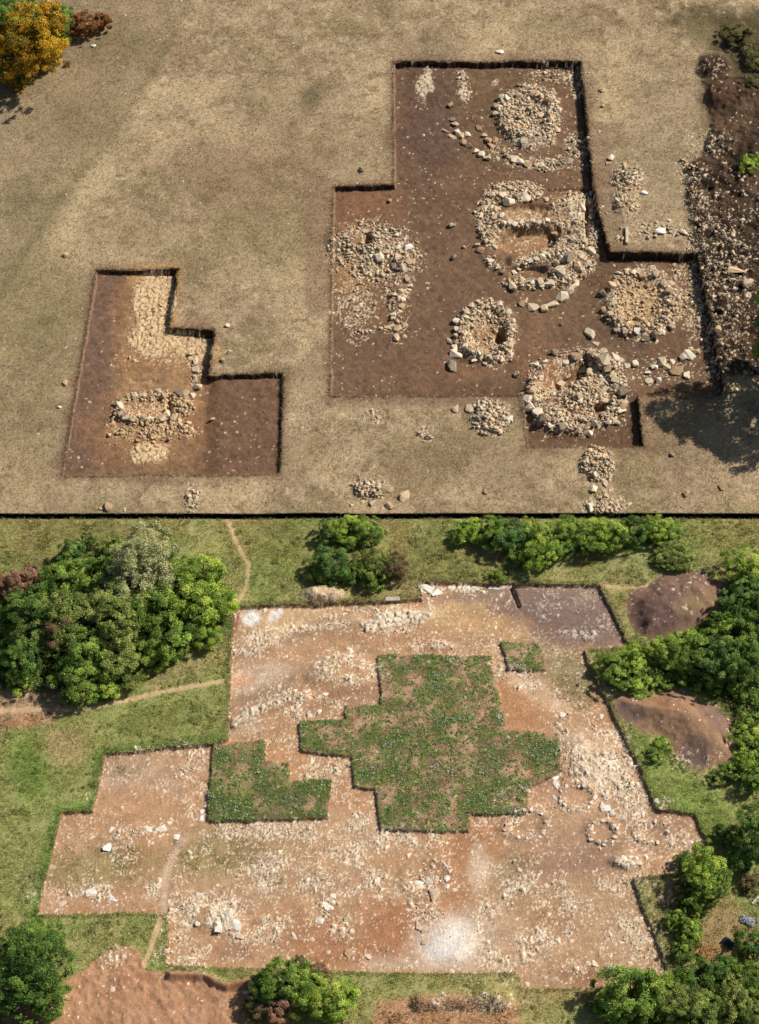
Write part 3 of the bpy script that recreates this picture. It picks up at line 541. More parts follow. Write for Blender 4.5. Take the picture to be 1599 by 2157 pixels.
def block_mesh(seed, flat, mat):
    """an angular quarried block: chipped hull, bevelled edges, roughened faces"""
    rr = random.Random(seed); co, fs = hull_shape(seed, flat, rr.choice((10, 12, 14)))
    bm = bmesh.new(); vs = [bm.verts.new(c) for c in co]
    for f in fs: bm.faces.new([vs[k] for k in f])
    bmesh.ops.dissolve_limit(bm, angle_limit=.32, verts=bm.verts, edges=bm.edges)
    bmesh.ops.bevel(bm, geom=list(bm.edges), offset=.07, segments=1, affect='EDGES', clamp_overlap=True)
    bmesh.ops.triangulate(bm, faces=bm.faces)
    bmesh.ops.subdivide_edges(bm, edges=[e for e in bm.edges if e.calc_length() > .5], cuts=1)
    for v in bm.verts: v.co += Vector((rr.uniform(-1, 1), rr.uniform(-1, 1), rr.uniform(-1, 1)))*.035
    me = bpy.data.meshes.new('block'); bm.to_mesh(me); bm.free(); me.materials.append(mat); return me
BL = {}
def blk(mat, flat, idx):
    k = (mat.name, round(flat, 2), idx)
    if k not in BL: BL[k] = block_mesh(hash(idx*31+int(flat*100)) % 9999, flat, mat)
    return BL[k]
NBLK = [0]
CLOCK = ['twelve', 'one', 'two', 'three', 'four', 'five', 'six', 'seven', 'eight', 'nine', 'ten', 'eleven']
TONE = {'pale_limestone': 'pale', 'tan_limestone': 'tan', 'grey_limestone': 'grey', 'white_limestone': 'white'}
def stone(px, py, w, l, rot, mat, label, group=None, flat=.6, name='limestone_block', lift=.6, tilt=.25, seed=None):
    """w,l = half sizes in plan units; rot degrees in plan"""
    NBLK[0] += 1; s = NBLK[0] if seed is None else seed
    rr = random.Random(s*13+5)
    x, y, z = place(px, py); k = mpp(py)
    me = blk(mat, flat, s % 9)
    o = link(name, me, None, (x, y, z+lift*flat*k*min(w, l)), label=label, category='stone')
    hs = k*min(w, l)
    o.scale = (k*w, k*l*1.2, hs*rr.uniform(.9, 1.2)); o.rotation_euler = (rr.uniform(-tilt, tilt), rr.uniform(-tilt, tilt), -math.radians(rot))
    if group: o['group'] = group
    return o
def pick(tones, rr):
    return rr.choice([{'p': M_pale, 't': M_tan, 'g': M_grey, 'w': M_white}[c] for c in tones])
def size_word(w): return 'small' if w < 7.5 else ('medium' if w < 9 else 'large')
def ringstones(cx, cy, rx, ry, n, a0, a1, sw, thick, where, group, tones='ppgt', radial=False):
    rr = random.Random(int(cx*7+cy*3+n))
    for k in range(n):
        a = math.radians(a0+(a1-a0)*(k+.5*rr.random())/n); t = 1+rr.uniform(-thick, thick)
        px = cx+rx*t*math.cos(a); py = cy+ry*t*math.sin(a)
        w = rr.uniform(*sw); l = w*rr.uniform(.65, 1.05); mt = pick(tones, rr)
        h = int(round(((math.degrees(a)+90) % 360)/30)) % 12
        pos = 'inner' if t < 1-thick*.33 else ('outer' if t > 1+thick*.33 else 'middle')
        lab = f'{size_word(w)} {TONE[mt.name]} {"long" if l < .8*w else "squarish"} block, {pos} course, {CLOCK[h]} o\'clock in {where}'
        stone(px, py, w, l, math.degrees(a)+(0 if radial else 90)+rr.uniform(-35, 35), mt, lab, group, flat=rr.choice((.35, .5, .7)))
R1 = 'the northern rubble cairn'
ringstones(1113,243,58,56,26,180,385,(6.5,9.5),.22,'the topmost stone cairn','blocks of the topmost cairn','ggpt',True)
ringstones(1118,275,40,32,10,0,360,(6,9.5),.5,'the core of the topmost cairn','blocks in the core of the topmost cairn','ppp')
def line(pts, label, group, mat='pgt', flat=.6):
    rr = random.Random(len(pts)*7+int(pts[0][0]))
    for k, (x, y, w, l, r) in enumerate(pts):
        w *= 1.45; l *= 1.45; mt = pick(mat, rr); e = 'leftmost' if k == 0 else ('rightmost' if k == len(pts)-1 else f'{["second","third","fourth","fifth","sixth","seventh","eighth","ninth","tenth","eleventh","twelfth","thirteenth","fourteenth"][k-1]} from left')
        stone(x, y, w, l, r, mt, f'{TONE[mt.name]} block, {e} in {label}', group, flat)
line([(938,277,9,2.5,40),(952,288,8,2.5,38),(975,300,6,5,40),(988,309,7,5,45),(1001,319,7,5,35),(1014,327,7,5,30),(1027,333,6,6,0)], 'the long outer kerb below the topmost cairn', 'kerb blocks southwest of the topmost cairn')
line([(953,252,6,4,70),(958,262,6,5,60),(963,280,6,5,50),(972,286,5,5,0),(985,284,5,4,0)], 'the short inner kerb left of the topmost cairn', 'inner kerb blocks left of the topmost cairn')
line([(1010,272,8,4,70),(1018,285,9,4,60),(1028,297,9,5,55),(1036,308,7,5,45),(1042,297,5,5,0)], 'the tilted row left of the topmost cairn', 'tilted blocks left of the topmost cairn')
line([(1058,320,5,4,20),(1068,330,6,5,20),(1082,336,8,6,20),(1096,341,6,5,10),(1112,348,7,5,5),(1128,350,6,4,0),(1140,350,6,4,0),(1172,345,7,5,-5),(1198,341,7,5,-10),(1212,322,5,4,-40),(1226,300,5,4,-50)], 'the curved kerb under the topmost cairn', 'southern kerb blocks of the topmost cairn')
stone(951,224,8,8,30,M_tan,'lone tan squared block above the left kerb of the topmost cairn',flat=.5)
stone(1040,178,8,6,0,M_tan,'flat tan slab bedded in soil above the topmost cairn',flat=.3)
W2 = 'the large central cairn'; G2 = 'blocks of the large central cairn'
rr_ = random.Random(77)
for k,(x,y,w,l,r) in enumerate(((1018,438,7,6,0),(1024,424,7,6,30),(1036,412,8,6,10),(1048,404,7,5,0),(1012,455,6,6,0),(1010,475,6,5,0),(1016,495,6,6,40),(1026,508,7,5,60),(1042,522,6,5,0),(1034,550,7,6,30),(1046,562,8,5,40),(1058,574,6,5,30),(1048,440,8,6,0),(1040,458,7,6,20),(1055,455,7,7,0),(1135,412,9,5,0),(1150,420,6,5,0),(1080,604,8,11,0),(1103,606,9,7,0),(1121,602,10,8,20),(1138,596,9,10,0),(1158,596,11,9,0),(1165,572,8,7,0),(1170,556,8,7,0),(1186,548,9,8,0),(1222,540,8,8,0),(1246,532,8,8,0),(1232,508,7,6,0),(1255,500,7,9,0),(1206,505,8,7,0),(1168,478,7,12,0),(1176,500,8,10,0),(1160,515,8,8,30))):
    mt = pick('ppgt', rr_); side = 'left rim' if x < 1062 else ('bottom wall' if y > 560 else ('top rim' if y < 425 else 'right side'))
    stone(x,y,w*1.1,l*1.1,r,mt,f'{size_word(w*1.1)} {TONE[mt.name]} block of the {side}, {"upper" if y < 500 else "lower"} half of {W2}',G2)
for k,(x,y) in enumerate(((1062,470),(1073,466),(1097,468),(1122,466),(1093,557),(1105,553),(1118,551),(1130,548),(1143,541),(1154,535))):
    stone(x,y,7,6,k*31,M_pale,f'pale stone of the {"upper" if k<4 else "lower"} chamber wall inside {W2}',G2,name='wall_stone')
stone(1072,424,15,12,0,M_pale,'broad rounded boulder at the top left of the large central cairn',flat=.7)
stone(1103,418,16,13,-20,M_pale,'big triangular slab next to the rounded boulder on the large central cairn',flat=.5)
stone(1060,412,11,9,10,M_pale,'upright pale block at the upper left rim of the large central cairn')
stone(1180,577,17,14,-25,M_pale,'very large pale slab on the lower right rim of the large central cairn',flat=.6)
stone(1200,548,13,12,20,M_grey,'bulky grey boulder above the very large slab of the central cairn',flat=.9)
stone(1218,562,10,9,0,M_tan,'tan boulder right of the very large slab of the central cairn',flat=.9)
stone(1238,556,9,6,-30,M_pale,'pale oblong block on the outer right rim of the central cairn')
stone(1226,572,8,6,-30,M_pale,'pale block below the oblong block on the outer right rim of the central cairn')
stone(1243,425,7,12,0,M_tan,'upper tan upright slab of the short wall by the cut at right',flat=.6)
stone(1248,455,7,9,0,M_tan,'lower tan slab of the short wall by the cut at right',flat=.6)
stone(1228,440,6,9,0,M_pale,'pale slab left of the narrow dark gap by the cut at right',flat=.6)
for k,(x,y) in enumerate(((1085,472),(1110,475),(1135,470),(1155,465),(1085,565),(1100,590),(1120,595),(1140,600),(1160,598))):
    stone(x,y,7.5,6,k*37,M_pale if k%2 else M_white,f'{"pale" if k%2 else "white"} block of the {"upper" if k<4 else "lower"} cross wall, central cairn, {["first","second","third","fourth","first","second","third","fourth","fifth"][k]} from the left',G2)
line([(1100,640,6,6,0),(1120,650,15,7,5),(1146,652,8,6,10),(1161,642,12,6,-18),(1184,627,11,8,-20),(1198,617,9,6,-30),(1212,602,12,4,-45)], 'the arc of long kerb blocks under the central cairn', 'kerb blocks under the central cairn', 'ppt')
W3 = 'the gravel-cored round cairn'; G3 = 'blocks of the round gravel-cored cairn'
ringstones(1350,640,70,66,28,0,360,(6.5,10),.20,W3,G3,'gppt')
stone(1342,699,8,8,15,M_white,'bright white squared block at the foot of the gravel-cored cairn',flat=.9,tilt=.1)
stone(1380,707,14,10,-8,M_tan,'smooth oval boulder at the foot of the gravel-cored cairn',flat=.8)
stone(1345,572,16,5,-5,M_pale,'long pale slab on the top rim of the gravel-cored cairn',flat=.5)
line([(1242,704,16,6,62),(1256,724,6,4,45),(1272,739,6,4,40),(1240,742,6,5,0),(1255,751,7,6,0),(1271,760,10,9,0),(1294,754,9,5,40),(1308,760,6,5,30),(1318,773,9,5,20),(1338,768,7,6,10)], 'the stone row running between the two right-hand cairns', 'blocks of the row between the right-hand cairns', 'ptp')
line([(1365,785,5,4,0),(1366,803,7,5,50),(1386,803,5,5,0),(1380,775,7,5,-20),(1395,762,7,8,0),(1404,775,6,5,0),(1425,782,12,8,-10),(1415,765,7,5,0),(1438,755,7,6,0),(1447,790,5,9,10),(1450,750,8,9,-45),(1452,738,6,5,0),(1468,743,7,6,-30)], 'the scattered kerb near the right cut', 'scattered kerb blocks at right', 'pptw')
stone(1472,675,5,9,0,M_pale,'upper pale stone of the pair beside the right cut'); stone(1470,690,7,6,0,M_tan,'lower tan stone of the pair beside the right cut')
W4 = 'the small stone ring'; G4 = 'blocks of the small ring'
ringstones(1024,698,58,58,26,0,360,(6,9),.14,W4,G4,'pppgt')
line([(252,858,6,7,0),(258,845,6,6,0),(268,837,6,6,0),(284,835,6,5,0),(300,833,6,6,0),(316,830,6,5,0),(330,828,7,6,0),(345,836,6,6,0),(362,840,6,5,0),(375,832,7,6,0),(392,828,6,6,0),(405,836,7,6,0)], 'the upper wall line of the small dig', 'upper wall line of the small dig')
line([(254,874,6,6,0),(266,880,6,5,0),(280,884,6,5,0),(300,882,6,5,0),(318,884,6,5,0),(340,882,6,5,0),(352,872,5,7,0),(366,880,6,6,0),(360,895,5,7,0)], 'the lower wall line of the small dig', 'lower wall line of the small dig')
line([(412,762,5,7,0),(413,778,6,9,0),(411,800,4,5,0),(414,816,9,5,20)], 'the short stone row under the dark cut', 'short stone row of the small dig', 'p')
line([(947,720,4,8,-20),(957,733,5,5,0),(960,748,10,7,0),(953,772,8,11,-20)], 'the short tail of stones left of the small ring', 'tail of stones by the small ring', 'pg')
W5 = 'the big ruined cairn'; G5 = 'blocks of the big ruined cairn'
ringstones(1215,828,98,80,30,0,360,(8,12.5),.16,W5,G5,'pptg')
ringstones(1240,830,44,34,12,0,360,(7,11),.5,'the heart of the big ruined cairn','blocks in the heart of the big ruined cairn','pptg')
stone(1183,793,14,11,-10,M_pale,'wide flat pale slab lying inside the big ruined cairn',flat=.5)
WL = 'the broken left wall'; GL_ = 'blocks of the broken left wall'
for k,(x,y,w,l,r,mt) in enumerate(((725,497,8,5,60,M_grey),(770,487,9,5,10,M_pale),(779,540,9,10,0,M_pale),(800,545,12,10,0,M_pale),(814,532,7,6,0,M_pale),(838,522,7,7,0,M_pale),(858,523,13,7,-25,M_white),(836,546,10,12,20,M_pale),(828,560,8,9,0,M_grey),(848,565,8,9,20,M_pale),(863,552,10,7,10,M_tan),(717,553,6,7,0,M_pale),
        (857,590,8,9,0,M_grey),(864,602,7,7,0,M_pale),(823,602,8,5,-20,M_tan),(842,616,8,7,0,M_tan),(856,617,8,6,0,M_pale),(828,620,10,5,0,M_tan),(848,632,7,6,0,M_pale),(846,645,8,7,0,M_tan),(820,650,6,8,0,M_tan),(828,664,9,5,15,M_pale),(817,690,8,6,0,M_tan),(837,693,10,9,30,M_tan),(852,688,9,5,-20,M_pale),(802,692,6,4,0,M_pale),(835,712,7,8,0,M_tan))):
    part_ = 'upper row' if k < 12 else ('curving middle row' if k < 22 else 'loose tail')
    stone(x,y,w,l,r,mt,f'{size_word(w)} {TONE[mt.name]} block, {part_}, {"left" if x<780 else ("middle" if x<830 else "right")} {"upper" if y<540 else "lower"} part of {WL}',GL_)
for x,y,w,lab in ((953,478,9,'clump of grey pebbly stone in the bare centre of the main dig'),(956,543,8,'lone grey cobble on bare soil between the left wall and the central cairn'),(978,522,5,'little pale stone right of the lone grey cobble'),(1005,517,7,'upper of two stones beside the left rim of the central cairn'),(1013,528,8,'lower of two stones beside the left rim of the central cairn'),(1090,790,9,'pinkish stone left of the big ruined cairn'),(1108,637,7,'reddish stone left of the kerb arc'),(1182,684,5,'small brown stone alone between the kerb arc and the long stone'),(1229,585,8,'grey rounded stone under the right rim of the central cairn'),(823,425,6,'small tan stone below the top left cut of the main dig'),(448,884,6,'single stone on the plain soil of the small dig')):
    stone(x,y,w,w*.8,x%90,M_grey if 'grey' in lab else M_tan,lab,flat=.8)
for x,y,w,l,r,mt,lab in ((1053,111,9,6,-10,M_white,'white flat stone in dry grass above the main dig'),(1268,191,7,6,20,M_pale,'pale stone on the grass right of the upper cut, near its top'),(1270,224,5,4,0,M_tan,'smaller tan stone below the pale stone right of the upper cut'),(1262,278,5,3,20,M_white,'small white chip beside the right cut'),
    (1286,332,10,8,30,M_white,'white angular slab above the upper rubble pile'),(1282,346,6,5,0,M_pale,'small pale stone under the white angular slab'),(1357,409,9,7,40,M_white,'white slab between the two rubble piles at right'),(1391,488,14,9,10,M_white,'large flat white slab on the grass near the dark bank'),(1440,490,12,8,20,M_pale,'pale slab against the foot of the dark bank'),(1409,465,5,4,0,M_white,'little white stone above the large flat white slab'),
    (959,860,9,11,10,M_pale,'left one of two flat slabs beside the lower rubble pile'),(989,862,10,9,20,M_pale,'right one of two flat slabs beside the lower rubble pile'),(1074,886,8,11,10,M_white,'white slab at the right end of the lower rubble pile'),(1052,910,9,7,0,M_pale,'rounded pale slab at the foot of the lower rubble pile'),(1236,912,7,6,0,M_tan,'flat tan stone on soil inside the lower edge of the big ruined cairn'),
    (1387,860,12,7,15,M_tan,'tan slab on dry grass near the tree shadow'),(1394,872,5,7,0,M_tan,'small tan stone touching the slab near the tree shadow'),(1415,958,8,6,0,M_grey,'grey stone on the grass below the tree shadow'),(1521,1028,10,9,30,M_tan,'diamond-shaped tan slab at lower right of the dry meadow'),(1020,1034,6,10,-20,M_tan,'single orange-brown slab in the dry grass at bottom centre'),
    (816,1030,15,9,10,M_tan,'wide tan slab right of the bottom rubble pile'),(853,1047,14,13,0,M_tan,'big round tan slab at bottom centre'),(819,1066,11,9,-20,M_tan,'tan slab at the very bottom below the wide tan slab'),(787,1061,9,7,-30,M_pale,'pale slab between the bottom rubble pile and the tan slab'),(740,1064,5,4,0,M_white,'small white stone left of the bottom rubble pile'),
    (228,1069,12,10,-60,M_tan,'large tan slab at the bottom left of the dry meadow'),(212,1072,5,4,0,M_tan,'small tan stone left of the large tan slab'),(263,1074,3,7,0,M_pale,'narrow pale stone right of the large tan slab'),(1445,1040,7,9,20,M_tan,'brown stone in a scraped patch at lower right'),(1277,1068,6,10,10,M_tan,'upright tan block in the rubble at the bottom right'),(1243,1070,8,12,-10,M_pale,'pale block at the left of the rubble at the bottom right'),
    (1249,1030,12,9,20,M_pale,'pale slab halfway down the lower right rubble scatter'),(1277,1020,6,13,-30,M_pale,'long pale slab in the lower right rubble scatter'),(762,358,7,7,0,M_grey,'grey stone casting a dark shadow above the left cut'),(138,538,6,7,0,M_tan,'tan stone left of the small dig near its top'),(125,858,6,4,0,M_pale,'pale stone left of the small dig, half way down'),(138,808,5,7,0,M_tan,'tan stone in the grass left of the small dig'),(197,97,6,4,0,M_white,'white stone at the edge of the autumn bushes'),(479,687,6,5,0,M_pale,'pale stone above the right arm of the small dig'),(483,743,6,5,30,M_pale,'pale stone right of the dark cut of the small dig'),(469,760,5,5,0,M_tan,'tan stone just above the right arm of the small dig'),
    (1550,575,20,11,15,M_tan,'long tan slab on top of the dark bank'),(1576,601,14,12,0,M_pale,'squarish pale slab on the right of the dark bank'),(1512,695,8,9,0,M_tan,'tan block at the inner foot of the dark bank'),(1535,560,9,6,30,M_tan,'narrow tan block above the long slab on the dark bank')):
    stone(x,y,w,l,r,mt,lab,flat=.45 if 'slab' in lab or 'flat' in lab else .7,tilt=.12,name='stone_slab' if 'slab' in lab or 'flat' in lab else 'fieldstone')
# post lying on the grass
bm = bmesh.new(); bmesh.ops.create_cube(bm, size=1)
for v in bm.verts: v.co = Vector((v.co.x*.26*(1 if v.co.y > 0 else .8), v.co.y*1.9, v.co.z*.24))
bmesh.ops.bevel(bm, geom=list(bm.edges), offset=.03, segments=2, affect='EDGES')
bmesh.ops.subdivide_edges(bm, edges=[e for e in bm.edges if e.calc_length() > 1], cuts=5)
for v in bm.verts: v.co += Vector((random.uniform(-.012,.012),0,random.uniform(-.012,.012)))
me = bpy.data.meshes.new('post'); bm.to_mesh(me); bm.free(); me.materials.append(M_pale)
x,y,z = place(1320,498)
o = link('stone_post', me, None, (x,y,z+.12), label='squared stone post lying on the dry grass beside the right cut', category='post'); o.rotation_euler = (0,0,math.radians(-4))
# lower dig boulders
for x,y,w,l,r,mt,lab in ((900,1240,13,8,30,M_white,'left bright white rock slab at the top edge of the lower dig'),(922,1246,14,7,-20,M_white,'second bright white rock slab at the top edge of the lower dig'),(985,1240,12,5,0,M_white,'flat white rock in the upper edge row, left of a long one'),(1002,1240,10,5,10,M_white,'long flat white rock in the upper edge row'),(1040,1233,12,5,0,M_white,'left rock of the white pair by the dark slot'),(1066,1233,13,6,0,M_white,'right rock of the white pair by the dark slot'),(1180,1233,6,3,0,M_white,'small white rock at the upper edge of the grey corner'),
    (232,1748,9,6,0,M_white,'white rock at the upper left of the left rubble spread'),(230,1787,13,8,-25,M_white,'big white rock on the lower left of the left rubble spread'),(314,1748,7,7,0,M_white,'white rock left of the largest rock above the left path'),(342,1745,14,7,0,M_white,'largest white rock above the left path'),(374,1764,9,6,15,M_white,'white rock beside the top of the left path'),(192,1880,12,8,-30,M_white,'large white rock in the lower left gravel'),(238,1893,8,6,0,M_white,'white rock right of the large one in the lower left gravel'),(133,1905,9,6,-30,M_white,'white rock near the lower left corner of the lower dig'),(109,1827,9,5,0,M_pale,'pale rock on the left edge of the lower dig'),
    (432,1697,7,4,0,M_white,'top white rock of three beside the left turf baulk'),(426,1711,5,5,0,M_white,'middle white rock of three beside the left turf baulk'),(425,1724,4,7,20,M_white,'bottom white rock of three beside the left turf baulk'),(462,1952,9,11,0,M_white,'tall white rock left in the bright boulder cluster'),(485,1930,15,13,-10,M_white,'broadest white boulder of the bright cluster'),(498,1950,14,10,20,M_white,'white boulder at the foot of the bright cluster'),(505,1970,9,7,0,M_pale,'pale boulder trailing below the bright cluster'),(420,1888,8,6,0,M_white,'white rock above the bright boulder cluster'),(418,1945,7,5,0,M_white,'white rock left of the bright boulder cluster'),
    (662,1871,6,9,-20,M_white,'upper white rock in the middle of the lower dig'),(690,1912,14,7,40,M_white,'long white rock of the diagonal line'),(702,1888,7,6,0,M_white,'white rock above the diagonal line'),(733,1932,8,9,0,M_grey,'grey-white boulder right of the diagonal line'),(677,1941,10,6,20,M_white,'white rock below the diagonal line'),(620,1972,4,8,-20,M_white,'narrow white rock alone on orange soil'),(882,1950,6,9,0,M_pale,'upper pale boulder left of the white marl patch'),(893,1963,6,6,0,M_pale,'lower pale boulder left of the white marl patch'),(895,1983,6,7,20,M_tan,'brownish boulder against the left side of the white marl patch'),(815,1997,6,7,0,M_tan,'lone tan boulder on orange soil at bottom centre'),(735,2010,9,10,0,M_tan,'rough tan boulder at bottom centre of the lower dig'),(775,2015,8,5,30,M_pale,'pale rock right of the rough tan boulder'),
    (786,1834,8,5,20,M_pale,'pale block left of the small stone circle'),(797,1858,7,8,0,M_white,'white block below left of the small stone circle'),(880,1860,14,5,-10,M_white,'long white block in the stone circle'),(905,1857,9,8,10,M_white,'stout white block in the stone circle'),(917,1885,10,12,-15,M_pale,'tall pale boulder below the stone circle'),(943,1850,5,6,0,M_white,'upper of the kerb stones right of the stone circle'),(941,1867,6,5,0,M_white,'lower of the kerb stones right of the stone circle'),(958,1876,6,4,30,M_pale,'outermost kerb stone right of the stone circle'),
    (1278,1704,10,9,0,M_white,'whitest block of the compact stone cluster between rings'),(1269,1695,8,5,-30,M_white,'upper left block of the compact stone cluster'),(1290,1712,7,6,0,M_white,'lower right block of the compact stone cluster'),(1276,1676,5,6,-30,M_white,'single white stone right of the round ring'),(1168,1679,4,4,0,M_white,'single white stone left of the round ring'),(1172,1640,8,5,-30,M_white,'upper white block of the row left of the round ring'),(1172,1653,6,8,-30,M_white,'lower white block of the row left of the round ring'),(1303,1812,9,6,0,M_pale,'left stone on the rocky outcrop at the right corner'),(1322,1808,9,6,0,M_pale,'top stone on the rocky outcrop at the right corner'),(1346,1818,8,5,0,M_pale,'right stone on the rocky outcrop at the right corner'),
    (1170,2063,13,5,5,M_pale,'long pale block near the bottom corner of the lower dig'),(1150,2060,6,4,0,M_pale,'smaller pale block left of the long one at the bottom corner'),(1240,2030,7,5,0,M_pale,'pale stone in the shade at the bottom of the lower dig'),(1254,2030,7,6,0,M_pale,'rounded pale stone right in the shade at the bottom of the lower dig'),(1286,1608,12,6,-10,M_white,'bright white slab in the cracked rock strip'),(1185,1506,6,5,0,M_white,'white stone at the end of the orange strip'),(1264,1510,8,5,-20,M_white,'white slab by the right cut'),(687,1463,7,4,0,M_white,'white stone below the cobbled patch'),(1385,1688,7,6,40,M_white,'top stone of the little heap outside the right cut'),(1397,1700,8,6,0,M_pale,'bottom stone of the little heap outside the right cut')):
    stone(x,y,w*1.15,l*1.2,r,mt,lab,flat=.3,tilt=.1,name='rock',lift=.15)
for cx,cy,rx,ry,n,nm in ((1215,1680,34,27,16,'the round ring right of the big baulk'),(1270,1752,32,23,14,'the pale-floored ring near the right corner'),(1375,1752,36,22,12,'the rightmost faint ring of the lower dig'),(1108,1737,46,30,14,'the wide ring below the big baulk'),(915,1835,30,24,12,'the arc of the small stone circle')):
    rr = random.Random(cx)
    for k in range(n):
        a = 6.283*(k+rr.random()*.5)/n; t = rr.uniform(.9, 1.12); w_ = rr.uniform(3.2, 6); mt = rr.choice((M_white, M_white, M_pale)); hh = int(round(((math.degrees(a)+90) % 360)/30)) % 12
        stone(cx+rx*t*math.cos(a), cy+ry*t*math.sin(a), w_, w_*rr.uniform(.55, .9), math.degrees(a)+90+rr.uniform(-40, 40), mt, f'{TONE[mt.name]} {"small" if w_ < 4.6 else "larger"} stone at {CLOCK[hh]} o\'clock in {nm}', 'stones of '+nm, .5, name='ring_stone', lift=.3)
# loose rubble: the thousands of smaller stones, one mass
def rubble():
    prob = (np.clip(D2, 0, 1)*1.0+np.clip(D1, 0, 1)*.12)*np.where(upper, 1, .45)+up*.0010*(1-ditch)
    vis = (U > -60) & (U < 1680) & (V > -40) & (V < 2210) & (ditch < .1)
    prob = prob*(1-.85*sstep(.3, .6, D3))*vis*np.repeat(halfw(ys)/30, NX); prob /= prob.sum()
    n = 24000
    idx = RS.choice(N, n, p=prob)
    upi = upper[idx]
    size = np.where(RS.rand(n) < np.clip(D2[idx]*1.1, 0, .9), RS.uniform(.06, .15, n)+.17*RS.rand(n)**3*upi, RS.uniform(.035, .09, n))
    size *= np.where(upi, .92, .58)
    sh = RS.randint(0, len(SMALL), n); ang = RS.rand(n)*6.283; asp = RS.uniform(.55, 1, n)
    cos_, fs_, cl_, off = [], [], [], 0
    px = X[idx]+RS.uniform(-.05, .05, n); py = Y[idx]+RS.uniform(-.05, .05, n); pz = H[idx]
    base = scol[idx]*RS.uniform(.5, 1.15, n)[:, None]
    tm = RS.rand(n) < .3; base[tm] = tan*RS.uniform(.8, 1.3, tm.sum())[:, None]
    dk = (kk[idx] > .5) & (RS.rand(n) < .6); base[dk] *= .38
    gm = (RS.rand(n) < .15)[:, None]; base = np.where(gm, base*np.array([.72, .76, .82]), base)
    for s, (co, fs) in enumerate(SMALL):
        m = np.nonzero(sh == s)[0]; k = len(m); ca = np.cos(ang[m])[:, None]; sa = np.sin(ang[m])[:, None]
        x = co[None, :, 0]*size[m][:, None]; y = co[None, :, 1]*(size*asp)[m][:, None]; z = co[None, :, 2]*(size*asp)[m][:, None]
        til = RS.uniform(-.5, .5, k)[:, None]; z = z+x*til
        v = np.stack([x*ca-y*sa+px[m][:, None], x*sa+y*ca+py[m][:, None], z+pz[m][:, None]+(size[m]*.22)[:, None]], 2)
        cos_.append(v.reshape(-1, 3)); cl_.append(np.repeat(base[m], len(co), 0))
        f = fs[None]+(np.arange(k)*len(co))[:, None, None]+off; fs_.append(f.reshape(-1, 3)); off += k*len(co)
    me = mesh_np('loose_rubble', np.concatenate(cos_), np.concatenate(fs_), np.clip(np.concatenate(cl_), 0, .9), M_rub, False, 3)
    link('loose_rubble', me, kind='stuff', label='loose limestone rubble strewn over cairns, spoil and excavation floors', category='rubble')
rubble()

# ---------------------------------------------------------------- grass and weeds (stuff)
def blades(name, prob, n, hmin, hmax, wd, lean, label, tint, nb=3, cmul=(.75, 1.3)):
    prob = prob*np.repeat(halfw(ys)/30, NX); prob = prob/prob.sum(); idx = RS.choice(N, n, p=prob)
    bx = X[idx]; by = Y[idx]; bz = H[idx]; k = n*nb
    bx = np.repeat(bx, nb)+RS.normal(0, .035, k); by = np.repeat(by, nb)+RS.normal(0, .035, k); bz = np.repeat(bz, nb)
    a = RS.rand(k)*6.283; h = RS.uniform(hmin, hmax, k); ln = RS.uniform(lean*.4, lean*1.2, k)
    w = wd*RS.uniform(.6, 1.3, k)
    tx = bx+np.cos(a)*ln*h; ty = by+np.sin(a)*ln*h; tz = bz+h*.55
    wx_ = -np.sin(a)*w; wy_ = np.cos(a)*w
    v = np.stack([np.stack([bx-wx_, by-wy_, bz-.01], 1), np.stack([bx+wx_, by+wy_, bz-.01], 1), np.stack([tx, ty, tz], 1)], 1).reshape(-1, 3)
    c = np.repeat(C[idx], nb, 0)*RS.uniform(cmul[0], cmul[1], k)[:, None]
    c = c*(1-.35)+np.array(tint)[None]*RS.uniform(.7, 1.2, k)[:, None]*.35
    c = np.repeat(c, 3, 0)
    me = mesh_np(name, v, np.arange(k*3).reshape(-1, 3), np.clip(c, 0, .9), M_blade, False, 3)
    link(name, me, kind='stuff', label=label, category='grass')
vis = ((U > -40) & (U < 1650) & (V > -30) & (V < 2200) & (ditch < .05)).astype(float)
blades('dry_grass', vis*(cat == 0)*(.6+.5*(n12 > 0)), 95000, .06, .17, .018, 1.2, 'short dry straw-coloured grass of the upper meadow', lin((186,164,126)), 3, (.45, 1.5))
blades('meadow_grass', vis*(cat == 1)*(pm < .3)*(.5+.8*(n12 > -.1)), 80000, .08, .24, .022, 1.1, 'mixed green and brown grass of the lower meadow', lin((156,160,84)), 3, (.8, 1.5))
thin = np.zeros(N)
for q_ in ((200,1830,110,40),(450,1800,90,50),(1090,1830,40,30),(250,1610,50,24),(1215,1430,50,50),(620,1850,60,20)):
    im_ = ell(*q_, 0, .6, 20); thin[im_[0]] = np.maximum(thin[im_[0]], im_[1]*.22)
blades('turf_grass', vis*np.maximum((isl > .9)*np.clip(.5+n15*.5+n12*.9, .04, 1), thin*(fl > .5)*np.clip(.4+n12*1.5, 0, 1)), 60000, .05, .13, .02, 1.1, 'short green grass on the unexcavated turf baulks', lin((120,146,70)), 3, (.7, 1.4))
blades('grass_tufts', vis*np.clip((sP > -5)*(sP < -1)*up*.5+((np.abs(sL+5) < 4)*lo)*.35, 0, 1), 9000, .1, .24, .02, 1.0, 'longer grass fringing the edges of the cuts', lin((120,112,66)), 3, (.6, 1.2))
